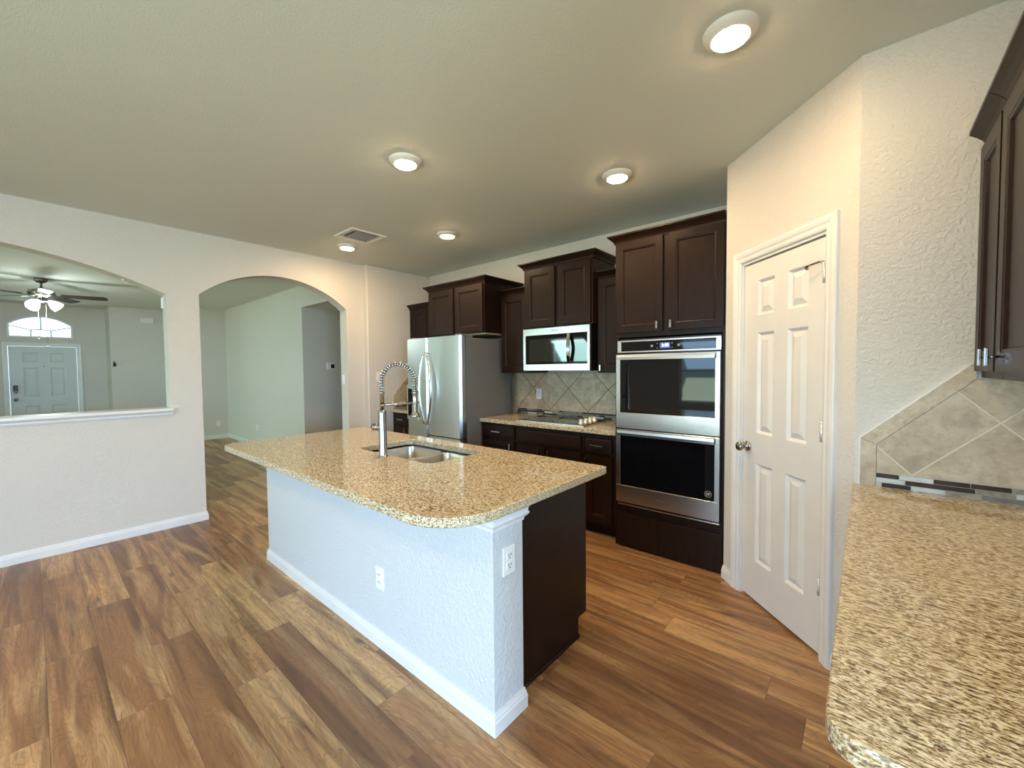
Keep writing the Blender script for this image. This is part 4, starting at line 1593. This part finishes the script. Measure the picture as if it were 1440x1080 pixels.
# ------------------------------------------------------------------ outlets, switches and small wall devices (built locally: x right, -y out of the wall)
def outlet_proto(label, loc, rotz, kind='outlet', wide=False):
    nm = {'outlet': 'power_outlet', 'switch': 'light_switch', 'decora': 'power_outlet'}[kind]
    t = thing(nm, label, 'outlet' if kind != 'switch' else 'switch', loc, rotz, group='wall outlets and switches', local=True)
    w = 0.058 if wide else 0.036
    m = M(); m.box(-w, w, -0.006, 0.0, -0.058, 0.058, 0.003)
    obj('cover_plate', m, 'plastic_white', t)
    m = M()
    if kind == 'outlet':
        for z in (-0.020, 0.020):
            m = M()
            m.box(-0.016, 0.016, -0.0085, -0.005, z - 0.014, z + 0.014, 0.002)
            r = obj('socket', m, 'plastic_white', t)
            m = M()
            m.box(-0.008, -0.005, -0.0092, -0.0075, z - 0.002, z + 0.008)
            m.box(0.005, 0.008, -0.0092, -0.0075, z - 0.002, z + 0.008)
            m.box(-0.003, 0.003, -0.0092, -0.0075, z - 0.011, z - 0.006)
            obj('socket_slots', m, 'slot_dark', r)
    elif kind == 'decora':
        m.box(-0.018, 0.018, -0.009, -0.005, -0.034, 0.034, 0.002)
        r = obj('socket', m, 'plastic_white', t)
        for z in (-0.019, 0.019):
            m = M()
            m.box(-0.008, -0.005, -0.0100, -0.0085, z - 0.004, z + 0.006)
            m.box(0.005, 0.008, -0.0100, -0.0085, z - 0.004, z + 0.006)
            obj('socket_slots', m, 'slot_dark', r)
    else:
        xs_ = (-0.023, 0.023) if wide else (0,)
        for x in xs_:
            m = M()
            m.prism([(-0.004, -0.033), (-0.0085, -0.033), (-0.0115, 0.033), (-0.004, 0.033)], 0, x - 0.016, x + 0.016)
            obj('rocker', m, 'plastic_white', t)
    return t


po = outlet_proto('white outlet on the white end post of the island', (IX1, IY0 + 0.088, 0.664), PI / 2, 'outlet')
outlet_proto('white outlet low on the long pale face of the island', (-1.875, IY0, 0.362), 0, 'decora')
dup(po, (-2.785, YB - 0.009, 1.145), 0, 'white outlet on the tiled backsplash left of the cooktop')
dup(po, (XF, 2.565, 0.325), PI / 2, 'small white outlet on the far wall seen through the right arch')
dup(po, (-8.70, YH, 0.36), 0, 'faint white outlet on the pale hall wall beyond the right arch')
outlet_proto('white double switch plate on the wall beside the refrigerator', (JX, 2.915, 1.345), PI / 2, 'switch', True)
outlet_proto('single white switch plate inside the right jamb of the arched doorway', (-4.985 + 0.06, ARCH[1], 1.312), 0, 'switch')

t = thing('thermostat', 'small white thermostat with dark screen on the hallway wall', 'thermostat', (-6.62, 3.19, 1.50), PI / 2, local=True)
m = M(); m.box(-0.075, 0.055, -0.022, 0, -0.055, 0.055, 0.006)
obj('housing', m, 'plastic_white', t)
m = M(); m.box(-0.01, 0.045, -0.0235, -0.0215, -0.035, 0.03)
obj('screen', m, 'black_glass', t)

t = thing('door_chime', 'white plastic chime box high on the living room wall', 'door chime', (XN, 1.62, 2.505), PI / 2, local=True)
m = M(); m.box(-0.10, 0.10, -0.045, 0, -0.05, 0.05, 0.010)
obj('housing', m, 'plastic_white', t)
m = M()
for k in range(6):
    m.box(-0.06 + k * 0.022, -0.052 + k * 0.022, -0.0465, -0.0445, -0.03, 0.03)
obj('grille', m, 'vent_white', t)

t = thing('door_sensor', 'small white sensor box at the top right jamb of the pass-through', 'sensor', (-4.94, PASS[1], 2.065), 0, local=True)
m = M(); m.box(-0.018, 0.018, -0.016, 0.0, -0.050, 0.045, 0.003)
obj('housing', m, 'plastic_white', t)
m = M(); m.box(-0.010, 0.010, -0.0175, -0.0155, -0.030, -0.022)
obj('indicator', m, 'icon_grey', t)

t = thing('wall_hook', 'small black hook on the pale corner beside the entry door', 'hook', (XN, 1.10, 1.58), PI / 2, local=True)
m = M(); m.box(-0.022, 0.022, -0.012, 0, -0.035, 0.035, 0.004)
obj('back_plate', m, 'plastic_dark', t)
m = M(); m.tube([(0, -0.01, 0.01), (0, -0.05, 0.0), (0, -0.065, 0.03), (-0.02, -0.08, 0.07)], 0.010, 8)
obj('hook_arm', m, 'plastic_dark', t)

zz = arc_z(0.55, *PC)
t = thing('ceiling_hook', 'tiny white hook under the arched edge of the pass-through', 'hook', (-4.93, 0.55, zz), 0, local=True)
m = M(); m.lathe([(0.012, 0.002), (0.012, -0.006), (0.005, -0.008)], (0, 0, 0), (0, 0, 1), 12)
obj('hook_base', m, 'plastic_white', t)
m = M(); m.tube([(0, 0, -0.004), (0, 0.004, -0.02), (0, 0.018, -0.032), (0, 0.03, -0.02)], 0.003, 6)
obj('hook_curve', m, 'plastic_white', t)

# ------------------------------------------------------------------ ceiling fixtures
def can(label, x, y, first=None):
    if first:
        return dup(first, (x, y, H), 0, label)
    t = thing('recessed_light', label, 'ceiling light', (x, y, H), group='recessed ceiling lights', local=True)
    m = M(); m.lathe([(0.100, 0), (0.099, -0.006), (0.090, -0.014), (0.072, -0.026), (0.067, -0.028), (0.066, -0.022)], (0, 0, 0), (0, 0, 1), 40, caps=False)
    obj('trim_ring', m, 'can_trim', t)
    m = M(); m.lathe([(0.066, -0.026), (0.062, -0.031), (0.045, -0.035), (0, -0.037)], (0, 0, 0), (0, 0, 1), 24, caps=False)
    obj('lens', m, 'lens_glow', t)
    return t


CANS = [(-0.427, 1.831, 'round glowing ceiling downlight nearest the viewer, above the pantry side'),
        (-2.219, 1.576, 'glowing ceiling downlight above the middle of the island'),
        (-1.309, 2.643, 'glowing ceiling downlight in front of the oven tower'),
        (-3.104, 2.674, 'glowing ceiling downlight in front of the refrigerator'),
        (-4.186, 2.221, 'farthest ceiling downlight, next to the air vent by the arch wall'),
        (-3.2, -0.9, 'added unseen downlight over the nook behind the viewer, for warm fill'),  # from here on: unseen downlights added to warm the upper walls
        (-1.2, -1.2, 'added unseen downlight directly behind the viewer, for warm fill'),
        (0.9, -0.9, 'added unseen downlight to the right of the viewer, for warm fill'),
        (2.4, -1.6, 'added unseen downlight in the far right of the family room, for warm fill')]
first = None
for x, y, lb in CANS:
    c_ = can(lb, x, y, first)
    first = first or c_

t = thing('ceiling_vent', 'square white air supply vent in the ceiling near the arch wall', 'vent', (-3.775, 2.145, H))
vx0, vx1, vy0, vy1 = -3.915, -3.635, 1.995, 2.295
m = M()
m.sweep([(vx0, vy0, H), (vx1, vy0, H), (vx1, vy1, H), (vx0, vy1, H)], (0, 0, -1), [(0, 0), (0.0, 0.004), (-0.010, 0.010), (-0.030, 0.010), (-0.034, 0.0)], side=1, closed=True)
obj('vent_frame', m, 'vent_white', t)
m = M(); m.box(vx0 + 0.03, vx1 - 0.03, vy0 + 0.03, vy1 - 0.03, H - 0.002, H)
obj('dark_backing', m, 'slot_dark', t)
m = M()
for k in range(9):
    y = vy0 + 0.058 + k * 0.0225
    m.prism([(y, H - 0.002), (y + 0.003, H - 0.002), (y + 0.014, H - 0.012), (y + 0.011, H - 0.012)], 0, vx0 + 0.062, vx1 - 0.062)
for k, x in enumerate((vx0 + 0.038, vx0 + 0.052, vx1 - 0.052, vx1 - 0.038)):
    m.box(x - 0.002, x + 0.002, vy0 + 0.036, vy1 - 0.036, H - 0.011, H - 0.002)
obj('louvres', m, 'vent_grey', t)

# ceiling fan in the front room
FCX, FCY = -8.74, 0.135
t = thing('ceiling_fan', 'ceiling fan with dark blades and two lit glass shades in the front room', 'ceiling fan', (FCX, FCY, H))
m = M()
m.lathe([(0.0, H), (0.068, H), (0.065, H - 0.03), (0.045, H - 0.055), (0.018, H - 0.062), (0.014, H - 0.07), (0.014, H - 0.165)], (FCX, FCY, 0), (0, 0, 1), 24)
obj('downrod_canopy', m, 'fan_bronze', t)
m = M()
m.lathe([(0.02, 2.600), (0.07, 2.592), (0.125, 2.575), (0.135, 2.545), (0.130, 2.510), (0.09, 2.492), (0.065, 2.485), (0.06, 2.455), (0.075, 2.445), (0.07, 2.42), (0.02, 2.405), (0, 2.40)], (FCX, FCY, 0), (0, 0, 1), 30)
obj('motor_housing', m, 'fan_nickel', t)
for k in range(5):
    a = math.radians(75 + 72 * k)
    X = Matrix.Translation((FCX, FCY, 2.512)) @ Matrix.Rotation(a, 4, 'Z') @ Matrix.Rotation(math.radians(-13), 4, 'X')
    m = M(X)
    pts = rounded([(0.19, -0.055), (0.67, -0.070), (0.67, 0.070), (0.19, 0.055)], [0.03, 0.05, 0.05, 0.03], 5)
    m.prism(pts, 2, -0.004, 0.004)
    bl = obj('fan_blade', m, 'fan_blade', t)
    m = M(X)
    m.prism([(0.09, -0.015), (0.16, -0.03), (0.25, -0.035), (0.25, 0.035), (0.16, 0.03), (0.09, 0.015)], 2, -0.010, -0.004)
    obj('blade_bracket', m, 'nickel', bl)
for a in (math.radians(-35), math.radians(75), math.radians(215)):
    dv = Vector((math.cos(a), math.sin(a), 0))
    c_ = Vector((FCX, FCY, 2.43)) + dv * 0.07
    ax = (dv * 0.75 + Vector((0, 0, -0.66))).normalized()
    m = M(); m.lathe([(0.022, 0.0), (0.030, 0.015), (0.052, 0.05), (0.066, 0.09), (0.070, 0.125), (0.060, 0.128), (0, 0.118)], c_, ax, 22, caps=False)
    obj('glass_shade', m, 'shade_glow', t)
for dx, zl in ((0.0, 1.90), (0.075, 1.80)):
    m = M()
    m.tube([(FCX + 0.08, FCY + dx - 0.04, 2.42), (FCX + 0.08, FCY + dx - 0.04, zl)], 0.0022, 5)
    m.lathe([(0, 0.012), (0.010, 0), (0, -0.012)], (FCX + 0.08, FCY + dx - 0.04, zl), (0, 0, 1), 10, caps=False)
    obj('pull_chain', m, 'chrome', t)
l = bpy.data.lights.new('fan_lamp', 'POINT'); l.energy = 14; l.color = (0.9, 1.0, 0.95); l.shadow_soft_size = 0.12
lo = bpy.data.objects.new('fan_lamp', l); lo.location = (FCX + 0.05, FCY, 2.22); COL.objects.link(lo)
